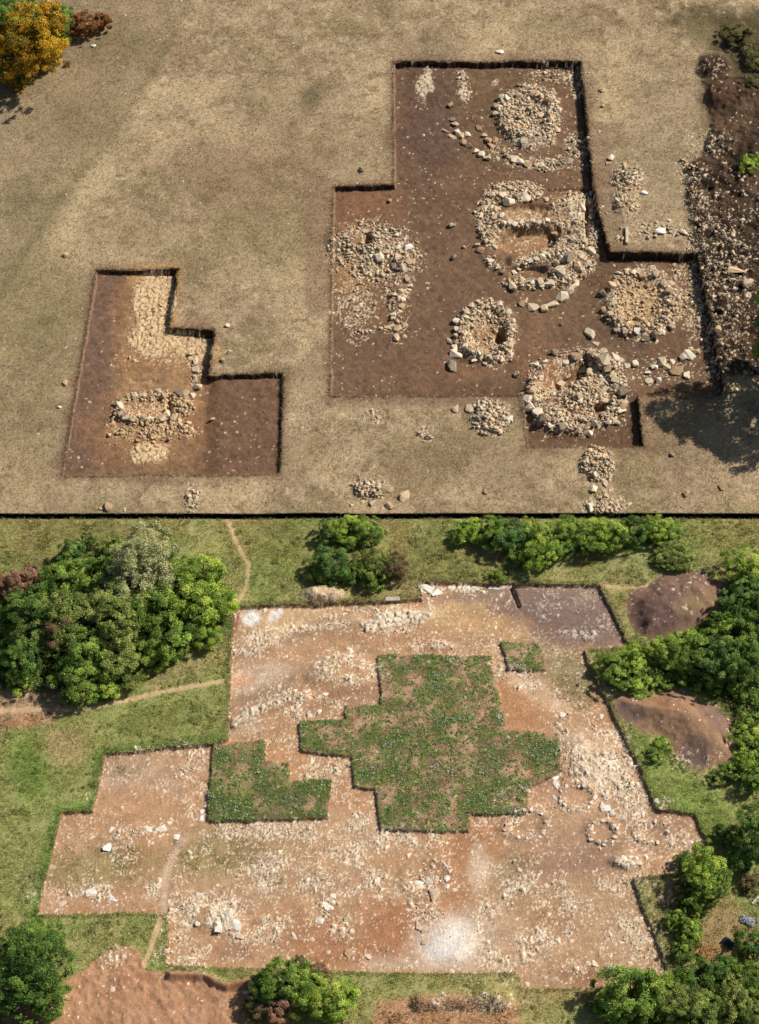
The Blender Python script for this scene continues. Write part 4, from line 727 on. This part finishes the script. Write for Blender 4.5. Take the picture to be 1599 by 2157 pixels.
# low weeds on the baulks: small rosettes of leaves
def leaf_cloud(pts, size, cols, name, label, mat=M_leaf, catg='weeds'):
    k = len(pts); a = RS.rand(k)*6.283; nrm = RS.normal(0, .55, (k, 3)); nrm[:, 2] += 1; nrm /= np.linalg.norm(nrm, axis=1)[:, None]
    t = np.stack([np.cos(a), np.sin(a), np.zeros(k)], 1); t -= nrm*(t*nrm).sum(1)[:, None]; t /= np.linalg.norm(t, axis=1)[:, None]; b = np.cross(nrm, t)
    s = size[:, None]
    v = np.stack([pts-t*s, pts-b*s*.55, pts+t*s, pts+b*s*.55], 1).reshape(-1, 3)
    me = mesh_np(name, v, np.arange(k*4).reshape(-1, 4), np.repeat(cols, 4, 0), mat, False, 4)
    return link(name, me, kind='stuff', label=label, category=catg)
def weeds():
    pr = (isl > .9)*(.25+.75*sstep(3, 12, np.maximum(np.maximum(sIW, sIE), sIS)))*np.clip(.45+.9*sstep(-.2, .6, .6*n15+.7*n12+.4*n5), 0, 1.5)*(sIS < 1e3); pr = pr*(1-sstep(.5, 1, D2))
    pr2 = pr/pr.sum(); n = 1900; idx = RS.choice(N, n, p=pr2)
    r = RS.uniform(.07, .24, n)*RS.uniform(.7, 1.2, n); per = 16; k = n*per
    d = RS.normal(0, 1, (k, 3)); d /= np.linalg.norm(d, axis=1)[:, None]; d *= RS.rand(k)[:, None]**.5
    rr = np.repeat(r, per); p = np.stack([X[idx], Y[idx], H[idx]], 1).repeat(per, 0)+d*rr[:, None]*np.array([1, 1, .3]); p[:, 2] += rr*.2
    g = 1.5*np.array([lin((94,120,64)), lin((128,148,76)), lin((108,130,76)), lin((150,158,90))])
    cc = g[RS.randint(0, 4, n)].repeat(per, 0)*RS.uniform(.6, 1.4, k)[:, None]
    leaf_cloud(p, RS.uniform(.035, .075, k), cc, 'weeds', 'low dark green weeds growing over the unexcavated turf baulks')
    # flowers
    pr = ((isl > .9)*.8+(cat == 1)*.10*(n40 > .1))*vis*(n12 > .25); idx = RS.choice(N, 1500, p=pr/pr.sum())
    p = XYZ[idx]+np.array([0, 0, .10])+RS.normal(0, .03, (1500, 3)); cc = np.tile(lin((226,226,214)), (1500, 1))
    leaf_cloud(p, RS.uniform(.03, .065, 1500), cc, 'wild_flowers', 'tiny white wild flowers dotted through grass and weeds', catg='flowers')
    pr = (cat == 1)*vis*(n25 > .25)*(n12 > .2); idx = RS.choice(N, 900, p=pr/pr.sum())
    p = XYZ[idx]+np.array([0, 0, .16]); cc = np.tile(lin((206,186,60)), (900, 1))
    leaf_cloud(p, RS.uniform(.03, .06, 900), cc, 'yellow_flowers', 'yellow wild flowers scattered through the green meadow', catg='flowers')
    # rough herbs in the green meadow
    pr = (cat == 1)*vis*np.clip(.05+(n15+n12*.6 > .25), 0, 1)*(pm < .2); n = 2600; idx = RS.choice(N, n, p=pr/pr.sum()); per = 22; k = n*per
    r = RS.uniform(.10, .26, n); d = RS.normal(0, 1, (k, 3)); d /= np.linalg.norm(d, axis=1)[:, None]; d *= RS.rand(k)[:, None]**.5
    rr = np.repeat(r, per); p = np.stack([X[idx], Y[idx], H[idx]], 1).repeat(per, 0)+d*rr[:, None]*np.array([1, 1, .5]); p[:, 2] += rr*.3
    cc = (C[idx]*.75+np.array(lin((92,112,48)))*.3).repeat(per, 0)*RS.uniform(.6, 1.3, k)[:, None]
    leaf_cloud(p, RS.uniform(.03, .07, k), cc, 'meadow_herbs', 'rough green herbs and clumps standing in the lower meadow')
weeds()
def undergrowth():
    m = ((sdfull([(-40,1260),(60,1215),(200,1170),(400,1190),(480,1265),(455,1330),(330,1395),(230,1470),(100,1460),(-40,1450)]) > 0) | (sdfull([(1290,1395),(1420,1350),(1540,1240),(1650,1160),(1650,1660),(1560,1635),(1550,1500),(1440,1440),(1330,1445)]) > 0) | (sdfull([(1420,1800),(1500,1820),(1480,2000),(1430,2020),(1410,1940)]) > 6)
         | (sdfull([(1290,2090),(1460,2040),(1650,2040),(1650,2200),(1270,2200)]) > 0)) & (cat == 1)
    idx = RS.choice(N, 60000, p=m/m.sum()); k = 60000; hh = .9*np.clip(.35+n12[idx]+n15[idx], .05, 1)
    p = XYZ[idx]+np.stack([RS.normal(0, .05, k), RS.normal(0, .05, k), hh*RS.rand(k)**.6], 1)
    g = np.array([lin((92,118,46)), lin((122,144,58)), lin((108,110,58)), lin((74,98,42))])
    gi = (np.clip((n5[idx]*1.2+n12[idx])*2+2, 0, 3)).astype(int)
    leaf_cloud(p, RS.uniform(.05, .11, k), g[gi]*RS.uniform(.6, 1.35, k)[:, None], 'undergrowth', 'tangled low green undergrowth filling the ground between bushes', catg='undergrowth')
def sdfull(pts):
    o = np.full(N, -99.); xs = [q[0] for q in pts]; yy = [q[1] for q in pts]; i = box(min(xs)-5, max(xs)+5, min(yy)-5, max(yy)+5); o[i] = sdf(pts, i); return o
undergrowth()

# ---------------------------------------------------------------- trees and bushes
KIND = {'bright': ((128,148,58), (158,170,74), (94,118,46)), 'dark': ((80,104,46), (104,126,56), (60,82,36)), 'olive': ((110,124,58), (136,140,76), (86,100,46)), 'blue': ((88,114,56), (110,132,70), (68,92,46)),
        'mid': ((106,128,54), (132,150,66), (78,100,42)), 'flower': ((96,112,56), (72,92,40), (110,124,64)), 'yellow': ((176,138,36), (140,110,30), (96,84,30)), 'rust': ((150,96,50), (120,84,44), (96,72,40)), 'pink': ((170,122,96), (150,106,84), (96,100,54)), 'drab': ((98,92,54),(80,76,44),(120,110,68)), 'brown': ((120,92,70), (96,80,56), (92,96,50))}
CM = {}
def crown_mesh(kind, size, var):
    key = (kind, size, var)
    if key in CM: return CM[key]
    rs = np.random.RandomState(abs(hash((len(kind), size, var, ord(kind[0]), ord(kind[1])))) % 100000)
    nl = {0: 60, 1: 120, 2: 190}[size]; n = {0: 8000, 1: 18000, 2: 34000}[size]; leaf = {0: .046, 1: .030, 2: .023}[size]
    kv = rs.normal(0, 1, (9, 3))*rs.uniform(1.5, 4.5, 9)[:, None]; ph = rs.rand(9)*6.28; am = rs.uniform(.05, .11, 9)
    c = rs.normal(0, 1, (nl, 3)); c[:, 2] += .25; c /= np.linalg.norm(c, axis=1)[:, None]
    f = 1+(np.cos(c@kv.T+ph)*am).sum(1); c = c*(f*np.where(rs.rand(nl) < .8, rs.uniform(.72, .98, nl), rs.uniform(.3, .7, nl)))[:, None]
    c[:, 2] = np.where(c[:, 2] < 0, c[:, 2]*.8, c[:, 2]*.92)
    r = rs.uniform(.10, .21, nl)*{0: 1.35, 1: 1.05, 2: .9}[size]; cd_ = c/np.linalg.norm(c, axis=1)[:, None]
    li = rs.choice(nl, n, p=r**2/(r**2).sum())
    d = rs.normal(0, 1, (n, 3)); d /= np.linalg.norm(d, axis=1)[:, None]
    d = np.where((d*cd_[li]).sum(1)[:, None] < -.2, -d, d)
    p = c[li]+d*(r[li]*rs.uniform(.35, 1.05, n)+rs.exponential(.012, n))[:, None]*np.array([1, 1, .75])
    keep = p[:, 2] > -.85
    p = p[keep]; d = d[keep]*.6+cd_[li[keep]]*.5; li = li[keep]; k = len(p)
    nrm = d*.8+rs.normal(0, .55, (k, 3)); nrm[:, 2] += .35; nrm /= np.linalg.norm(nrm, axis=1)[:, None]
    t = rs.normal(0, 1, (k, 3)); t -= nrm*(t*nrm).sum(1)[:, None]; t /= np.linalg.norm(t, axis=1)[:, None]; b = np.cross(nrm, t)
    s = (leaf*rs.uniform(.6, 1.35, k))[:, None]
    v = np.stack([p-t*s, p-b*s*.6-nrm*s*.15, p+t*s, p+b*s*.6-nrm*s*.15], 1).reshape(-1, 3)
    pal = np.array([lin(q) for q in KIND[kind]]); lw = rs.randint(0, 3, nl); lb = rs.uniform(.72, 1.28, nl)
    mixk = np.where(rs.rand(k) < .75, lw[li], rs.randint(0, 3, k))
    col = 1.75*pal[mixk]*(lb[li]*rs.uniform(.65, 1.4, k))[:, None]
    if kind == 'flower':
        fl_ = (rs.rand(k) < .72) & (d[:, 2] > -.2); col[fl_] = lin((228,222,166))*rs.uniform(.75, 1.1, fl_.sum())[:, None]
    if kind == 'pink':
        fl_ = rs.rand(k) < .45; col[fl_] = lin((188,144,122))*rs.uniform(.75, 1.1, fl_.sum())[:, None]
    CM[key] = mesh_np('crown', v, np.arange(k*4).reshape(-1, 4), np.repeat(np.clip(col, 0, .85), 4, 0), M_leaf, False, 4)
    return CM[key]
def tube(bm, p0, p1, r0, r1, seg=6):
    d = (p1-p0).normalized(); a = d.orthogonal().normalized(); b = d.cross(a)
    A = [bm.verts.new(p0+(a*math.cos(2*PI*k/seg)+b*math.sin(2*PI*k/seg))*r0) for k in range(seg)]
    B = [bm.verts.new(p1+(a*math.cos(2*PI*k/seg)+b*math.sin(2*PI*k/seg))*r1) for k in range(seg)]
    for k in range(seg): bm.faces.new((A[k], A[(k+1) % seg], B[(k+1) % seg], B[k]))
TM = {}
def trunk_mesh(var, h):
    """forked trunk in crown-radius units, base at -h, limbs reaching into the crown"""
    key = (var, round(h, 1))
    if key in TM: return TM[key]
    rr = random.Random(var); bm = bmesh.new(); p = Vector((0, 0, -h)); q = Vector((rr.uniform(-.06, .06), rr.uniform(-.06, .06), -h*.45-.1))
    tube(bm, p, q, .085, .06)
    for k in range(6):
        a = k*1.05+rr.uniform(-.4, .4); e = q+Vector((math.cos(a)*.35, math.sin(a)*.35, rr.uniform(.25, .55)))
        tube(bm, q, e, .04, .025)
        for j in range(3):
            f = e+Vector((rr.uniform(-.35, .35)+math.cos(a)*.2, rr.uniform(-.35, .35)+math.sin(a)*.2, rr.uniform(.05, .35))); tube(bm, e, f, .02, .008, 5)
    me = bpy.data.meshes.new('trunk'); bm.to_mesh(me); bm.free(); me.materials.append(M_bark); TM[key] = me; return me
NT = [0]
def plant(px, py, rx, kind, label, name='bush', group=None, hscale=.85, tall=0.0, ry=None):
    """crown centre and radius read from the plan; tall = bare trunk in crown radii"""
    NT[0] += 1; k = mpp(py); R = rx*k*1.18; hc = R*(hscale*.8+tall)
    x, y = G(px, py, hc); z = hz(x, y); rr = random.Random(NT[0]*3)
    e = bpy.data.objects.new(name, None); COL.objects.link(e); e.location = (x, y, z-.03); e.rotation_euler = (0, 0, rr.uniform(0, 6.28)); e.empty_display_size = .3
    e['label'] = label; e['category'] = 'tree' if name.endswith('tree') else 'bush'
    if group: e['group'] = group
    size = 0 if R < 1.1 else (1 if R < 2.2 else 2)
    c = link('crown', crown_mesh(kind, size, NT[0] % 3), e, (0, 0, hc)); c.scale = (R*rr.uniform(.85, 1.2), R*rr.uniform(.85, 1.2), R*hscale)
    t = link('trunk', trunk_mesh(NT[0] % 3, hc/R), e, (0, 0, hc)); t.scale = (R, R, R)
    return e
GG = 'trees and bushes of the left grove'; GR = 'bushes of the right-hand thicket'; GT = 'bushes along the top of the lower meadow'; GC = 'bushes in the bottom right corner'
P_ = plant
P_(55,95,66,'yellow','golden yellow autumn tree in the top left corner','autumn_tree',None,.9,.5)
P_(20,40,50,'mid','green tree filling the very corner at top left','corner_tree',None,.9,.2); P_(95,105,36,'yellow','golden bush on the right flank of the autumn tree','autumn_bush',None,.8,.1); P_(70,40,36,'rust','russet tree on the top edge beside the corner','corner_tree',None,.8,.2); P_(45,125,44,'dark','dark bush showing beneath the golden leaves','bush',None,.8,0)
P_(100,55,44,'dark','dark green bush behind the golden autumn tree','bush')
P_(40,150,34,'yellow','lower yellow bush under the golden autumn tree','autumn_bush')
P_(125,42,28,'mid','green bush on the top edge right of the autumn tree'); P_(170,52,24,'rust','rust-brown bush on the top edge'); P_(215,48,22,'rust','small reddish bush on the top edge, rightmost of the corner bushes')
P_(36,183,12,'yellow','tiny bright yellow sprig below the autumn tree','autumn_bush')
P_(1576,350,17,'bright','small fresh green bush growing out of the spoil bank'); P_(1593,338,11,'bright','smaller green sprig on the spoil bank at the frame edge')
P_(1560,75,36,'drab','low dull green scrub in the top right corner','scrub',None,.35); P_(1590,120,30,'drab','low scrub below the top right corner','scrub',None,.35); P_(1590,185,22,'drab','dark low scrub on the right edge beside the small heap','scrub',None,.4)
P_(1706,700,108,'dark','dark tree just off the right edge, casting a broad shadow on the meadow','shade_tree',None,.9,.45)
P_(1672,850,44,'dark','unseen dark bush added under the shade tree to deepen its shadow','bush',None,.8,.2)  # off-frame bush added so the tree's shadow falls darker
# left grove
for q in ((302,1170,52,'flower','tall pale flowering tree standing above the left grove','flowering_tree',.95,.5),(270,1225,46,'flower','lower flowering boughs tree in front of the tall flowering tree','flowering_tree',.8,.3),(350,1225,40,'flower','flowering tree at the right shoulder of the tall flowering tree','flowering_tree',.8,.3),
          (152,1165,26,'blue','blue-green round bush at the back left of the grove','bush',.9,0),(188,1140,16,'dark','small dark bush behind the blue-green round bush','bush',.9,0),(235,1155,20,'mid','mid green bush touching the flowering tree from the left','bush',.9,0),
          (425,1215,50,'bright','bright green tree at the upper right end of the grove','tree',.8,.2),(445,1270,46,'bright','bright green tree at the right tip of the grove','tree',.75,.1),(400,1285,52,'bright','rounded bright green bush in the right half of the grove','bush',.8,.1),(360,1345,48,'mid','mid green bush on the lower right edge of the grove','bush',.75,0),(420,1325,38,'bright','bright green bush hanging over the right meadow edge','bush',.7,0),
          (400,1300,30,'blue','bluish bush sunk between bright bushes on the right','bush',.9,.3),(330,1290,46,'mid','mid green tree below the flowering trees','tree',.85,.2),(270,1290,42,'bright','bright bush directly under the flowering boughs','bush',.8,.1),
          (130,1225,44,'mid','mid green tree at the upper left of the grove','tree',.8,.2),(190,1215,44,'mid','mid green tree left of the flowering boughs','tree',.8,.2),(215,1265,44,'olive','olive tree in the middle of the grove','tree',.8,.2),(140,1290,50,'olive','brownish olive tree in the left middle of the grove','tree',.8,.2),
          (60,1290,48,'dark','dark tree on the left edge of the grove','tree',.8,.2),(80,1345,48,'olive','dull olive bush low on the left edge of the grove','bush',.8,0),(120,1335,40,'brown','purple-brown bush among the olive bushes','bush',.8,.1),(45,1385,40,'dark','dark green bush above the bare ground at left','bush',.75,0),
          (240,1330,52,'olive','yellowish olive tree at the centre front of the grove','tree',.85,.2),(180,1390,48,'mid','mid green bush at the front of the grove','bush',.75,0),(255,1400,46,'olive','olive bush with dry twigs at the front of the grove','bush',.7,0),(310,1375,36,'bright','bright bush on the front edge right of centre','bush',.7,0),
          (165,1440,40,'mid','green bush at the lowest point of the grove','bush',.7,0),(215,1445,32,'bright','bright low bush at the front corner of the grove','bush',.6,0),(170,1462,22,'brown','dry brown twiggy bush beside the footpath','bush',.5,0),(40,1430,26,'bright','small green bush above the concrete beam','bush',.6,0),
          (32,1235,30,'pink','pinkish smoke bush on the left edge','smoke_bush',.8,.1),(70,1215,22,'pink','smaller pinkish smoke bush behind the first','smoke_bush',.7,0)):
    P_(q[0],q[1],q[2],q[3],q[4],q[5],GG,q[6],q[7])
# top of lower meadow
for q in ((695,1118,24,'blue','dark bluish bush on the far left of the top bush row'),(735,1115,32,'bright','bright bush beside the bluish one on the top line'),(775,1117,30,'mid','green bush right of the bright one on the top line'),(745,1132,22,'mid','lower green bush under the first top group'),
          (990,1118,26,'bright','leftmost bright bush of the long top hedge'),(1035,1119,30,'mid','second bush of the long top hedge'),(1085,1128,34,'blue','bluish dark bush of the long top hedge'),(1125,1125,34,'bright','bright bush in the middle of the long top hedge'),(1135,1165,34,'bright','bright bush bulging down from the long top hedge'),(1095,1170,22,'mid','small green bush at the foot of the hedge bulge'),(1170,1152,30,'mid','green bush right of the hedge bulge'),(1200,1122,32,'mid','broad green bush right of the middle of the hedge'),(1250,1123,34,'bright','bright bush on the right half of the hedge'),(1290,1132,34,'bright','bright bush with long leaves on the right half of the hedge'),(1240,1148,28,'mid','green bush low in the right half of the hedge'),(1335,1122,32,'dark','dark bush near the right end of the hedge'),(1385,1118,30,'bright','bright bush near the right end of the hedge'),(1405,1122,24,'mid','last green bush at the right end of the hedge'),
          (700,1195,34,'blue','dark round bush left of the pair in the meadow'),(675,1205,22,'bright','light green bush leaning on the dark round bush'),(725,1210,26,'dark','dark bush between the meadow pair'),(795,1188,34,'olive','twiggy olive bush right of the pair in the meadow'),(830,1195,30,'brown','brownish twiggy bush beside the olive one'),(780,1218,24,'mid','green bush under the twiggy olive bush'),(1425,1175,34,'olive','grey-green scrub above the purplish heap'),(1395,1182,20,'olive','small grey scrub left of the grey-green scrub'),(1047,1212,12,'mid','small clump by the upper cut with pale flowers')):
    low = 'scrub' in q[4]
    P_(q[0],q[1],q[2],q[3],q[4],'bush',GT,.4 if low else .75,0)
# right thicket
for q in ((1575,1200,34,'bright','yellow-green bush on the right edge above the thicket',.8),(1590,1235,30,'dark','dark bush under the yellow-green one on the right edge',.8),(1560,1262,32,'blue','blue-green tree at the top of the right thicket',.9),(1590,1300,40,'dark','dark tree on the right edge of the thicket',.9),(1545,1310,22,'dark','dark bush below the blue-green tree',.8),
          (1455,1352,26,'bright','bright bush at the upper left of the thicket',.8),(1500,1352,28,'mid','mid green bush in the upper thicket',.8),(1545,1340,40,'mid','mid green tree in the right of the thicket',.9),(1420,1375,36,'bright','bright bush left of the thicket centre',.7),(1380,1375,32,'bright','bright bush where the thicket meets the cut',.65),(1465,1385,38,'mid','green bush in the heart of the thicket',.8),(1510,1395,40,'blue','bluish tree in the heart of the thicket',.9),(1560,1400,42,'dark','large dark tree on the right of the thicket',.9),
          (1330,1395,30,'bright','bright bush near the dig corner',.6),(1290,1400,26,'mid','leftmost bush of the thicket by the cut',.6),(1310,1430,28,'mid','bush above the left side of the orange heap',.6),(1352,1424,28,'bright','bright bush above the orange heap',.42),(1345,1450,20,'bright','small bright bush touching the orange heap',.42),(1405,1418,28,'mid','green bush right of the bright bush over the heap',.42),(1450,1422,26,'bright','bright bush over the top of the orange heap',.42),(1505,1432,26,'mid','green bush at the upper right of the orange heap',.42),(1565,1450,28,'bright','bright tree right of the orange heap top',.42),(1590,1460,36,'mid','green tree on the right edge level with the heap',.42),
          (1592,1510,28,'mid','green bush right of the orange heap',.42),(1590,1560,34,'bright','bright bush on the edge beside the orange heap',.42),(1570,1600,28,'bright','bright bush by the lower right of the orange heap',.7),(1595,1635,30,'mid','green bush under the heap on the right edge',.7),(1545,1625,22,'mid','low bush at the foot of the orange heap',.6),(1510,1635,18,'olive','grey-green low bush at the tip of the orange heap',.5),(1380,1590,18,'mid','low green bush left of the orange heap foot',.5),(1395,1565,14,'bright','tiny bright bush against the heap side',.5)):
    P_(q[0],q[1],q[2],q[3],q[4],'thicket_tree' if 'tree' in q[4] else 'bush',GR,q[5],.15 if q[5] > .5 else 0)
# bottom right corner and bottom
for q in ((1590,1750,40,'dark','dark tree on the right edge below the meadow',.9,.5),(1560,1800,26,'dark','dark bush under the tree on the right edge',.8,.1),(1530,1760,20,'dark','shadowed bush left of the dark tree',.7,0),(1480,1835,36,'bright','bright green tree overhanging the right corner of the lower dig',.9,.4),(1500,1865,30,'mid','green tree behind the bright overhanging tree',.9,.2),(1440,1810,18,'dark','small dark bush at the dig corner',.6,0),(1470,1895,26,'mid','bush under the bright overhanging tree',.8,.1),(1440,1940,24,'mid','upper bush of the hedge strip at right',.8,0),(1455,1965,24,'bright','middle bush of the hedge strip at right',.8,0),(1440,2000,22,'mid','lower bush of the hedge strip at right',.8,0),(1412,1945,14,'bright','small bright bush left of the hedge strip',.6,0),
          (1580,1860,20,'brown','orange-brown withered bush on the right edge',.6,0),(1585,1990,28,'dark','dark bush on the right edge near the grey sheet',.8,.1),(1520,2045,34,'dark','dark tree behind the bottom right corner trees',.85,.2),(1465,2060,34,'dark','dark green bush left of centre in the corner',.8,.1),(1330,2090,52,'mid','large round green bush at the bottom edge of the dig',.8,.1),(1290,2115,34,'mid','green bush on the bottom edge left of the large round one',.7,0),(1385,2085,36,'bright','light green bush right of the large round one',.8,.1),(1420,2120,40,'olive','olive bush on the bottom edge',.8,.1),(1480,2115,42,'olive','broad olive tree on the bottom edge',.8,.2),(1540,2105,44,'olive','olive tree in the bottom right corner',.8,.2),(1590,2070,40,'mid','green tree at the right end of the bottom corner',.8,.2),(1590,2130,36,'olive','lowest olive bush in the very corner',.8,.1),
          (70,2030,62,'dark','big dark round tree in the bottom left corner',.95,.5),(45,2095,58,'dark','dark tree under the big round one in the bottom left corner',.9,.3),(100,2100,42,'mid','green bush at the right foot of the corner trees',.9,.1),(75,1985,36,'mid','leafy top of a smaller tree behind the corner trees',.8,.3),
          (600,2065,40,'mid','green tree on the bottom edge in the middle',.85,.2),(650,2095,44,'bright','bright bush on the bottom edge in the middle',.75,.1),(700,2110,40,'bright','bright bush right of the bottom middle group',.7,0),(560,2090,32,'dark','dark bush left of the bottom middle group',.8,0),(665,2055,26,'brown','reddish-brown bush behind the bottom middle group',.7,0),(630,2035,20,'brown','small purple-brown bush at the dig edge',.7,0),(590,2122,26,'pink','pink smoke bush at the front of the bottom middle group',.8,.2),(740,2090,22,'olive','olive bush at the right end of the bottom middle group',.6,0),(545,2120,28,'brown','dark brown bush on the bottom edge left of the pink one',.6,0),(1255,2120,14,'olive','little olive bush beside the bottom edge',.5,0)):
    P_(q[0],q[1],q[2],q[3],q[4],'tree' if 'tree' in q[4].split(' ')[:5] else 'bush',GC if q[0] > 1200 else 'bushes along the bottom edge',q[5],q[6])

# ---------------------------------------------------------------- small made things
def simple_mat(name, c, rough=.7, metal=0):
    m = mat_rock(name, tuple(int(v*.86) for v in c), c, 4); return m
M_conc = simple_mat('concrete', (214,200,182)); M_rustm = simple_mat('rusty_steel', (126,70,52)); M_sheet = simple_mat('grey_plastic', (196,198,204)); M_dsheet = simple_mat('dark_plastic', (70,74,84))
def beam(name, p0, p1, w, h, mat, label, catg):
    a = Vector(place(*p0)); b = Vector(place(*p1)); L = (b-a).length
    bm = bmesh.new(); bmesh.ops.create_cube(bm, size=1)
    for v in bm.verts: v.co = Vector((v.co.x*L, v.co.y*w, v.co.z*h))
    bmesh.ops.bevel(bm, geom=list(bm.edges), offset=.015, segments=2, affect='EDGES')
    me = bpy.data.meshes.new(name); bm.to_mesh(me); bm.free(); me.materials.append(mat)
    o = link(name, me, None, (a+b)/2+Vector((0, 0, h/2)), label=label, category=catg); d = b-a
    o.rotation_euler = (0, -math.atan2(d.z, math.hypot(d.x, d.y)), math.atan2(d.y, d.x)); return o
beam('concrete_beam', (54,1443), (122,1448), .22, .22, M_conc, 'long pale concrete beam lying at the foot of the left grove', 'beam')
beam('board', (812,1262), (842,1261), .35, .05, M_conc, 'pale flat board on the upper edge of the lower dig', 'board')
beam('pale_post', (1584,1905), (1598,1890), .14, .12, M_conc, 'short pale post on the ground at the right edge', 'post')
def crumple(name, px, py, r, mat, label):
    x, y, z = place(px, py); R = r*mpp(py); bm = bmesh.new(); bmesh.ops.create_grid(bm, x_segments=14, y_segments=14, size=1); rr = random.Random(px)
    for v in bm.verts:
        q = v.co.length; v.co.x *= 1+rr.uniform(-.12, .12); v.co.y *= .6; v.co.z = (.35*max(0, 1-q*.8)+rr.uniform(-.09, .12))
    me = bpy.data.meshes.new(name); bm.to_mesh(me); bm.free(); me.materials.append(mat)
    o = link(name, me, None, (x, y, z+.08), label=label, category='sheet'); o.scale = (R, R, R); o.rotation_euler = (0, 0, rr.uniform(-.8, .2))
crumple('plastic_sheet', 1575, 1940, 15, M_sheet, 'crumpled light grey plastic sheet near the right edge')
crumple('plastic_sheet', 1535, 1988, 15, M_dsheet, 'crumpled dark grey plastic sheet left of the light one')
M_blue = simple_mat('blue_plastic', (70,92,130)); crumple('plastic_scrap', 1166, 235, 6, M_blue, 'small blue plastic scrap among the stones of the topmost cairn')
# tripod of thin rods
e = link('rod_tripod', None, None, place(1472, 2018), label='thin reddish steel rod tripod standing in the scrub at right', category='tripod')
for a in (0, 2.1, 4.2):
    bm = bmesh.new(); tube(bm, Vector((math.cos(a)*.55, math.sin(a)*.55, 0)), Vector((math.cos(a)*-.04, math.sin(a)*-.04, 1.9)), .025, .02)
    me = bpy.data.meshes.new('rod'); bm.to_mesh(me); bm.free(); me.materials.append(M_rustm); link('rod', me, e)

# ---------------------------------------------------------------- light
AZ = math.radians(62); EL = math.radians(41)      # azimuth clockwise from +Y
sd = bpy.data.lights.new('sun', 'SUN'); sd.energy = 5.0; sd.angle = math.radians(.5); sd.color = (1, .955, .89)
so = bpy.data.objects.new('sun', sd); COL.objects.link(so)
dv = Vector((math.sin(AZ)*math.cos(EL), math.cos(AZ)*math.cos(EL), math.sin(EL)))
so.rotation_euler = dv.to_track_quat('Z', 'Y').to_euler(); so.location = dv*200
w = bpy.data.worlds.new('World'); SC.world = w; w.use_nodes = True; nt = w.node_tree
sk = nt.nodes.new('ShaderNodeTexSky'); sk.sky_type = 'NISHITA'; sk.sun_disc = False; sk.sun_elevation = EL; sk.sun_rotation = AZ
nt.links.new(sk.outputs[0], nt.nodes['Background'].inputs[0]); nt.nodes['Background'].inputs[1].default_value = .062
SC.view_settings.view_transform = 'Standard'; SC.view_settings.look = 'None'; SC.view_settings.exposure = 0
SC.render.engine = 'CYCLES'; SC.cycles.max_bounces = 4
print('blocks', NBLK[0], 'plants', NT[0])
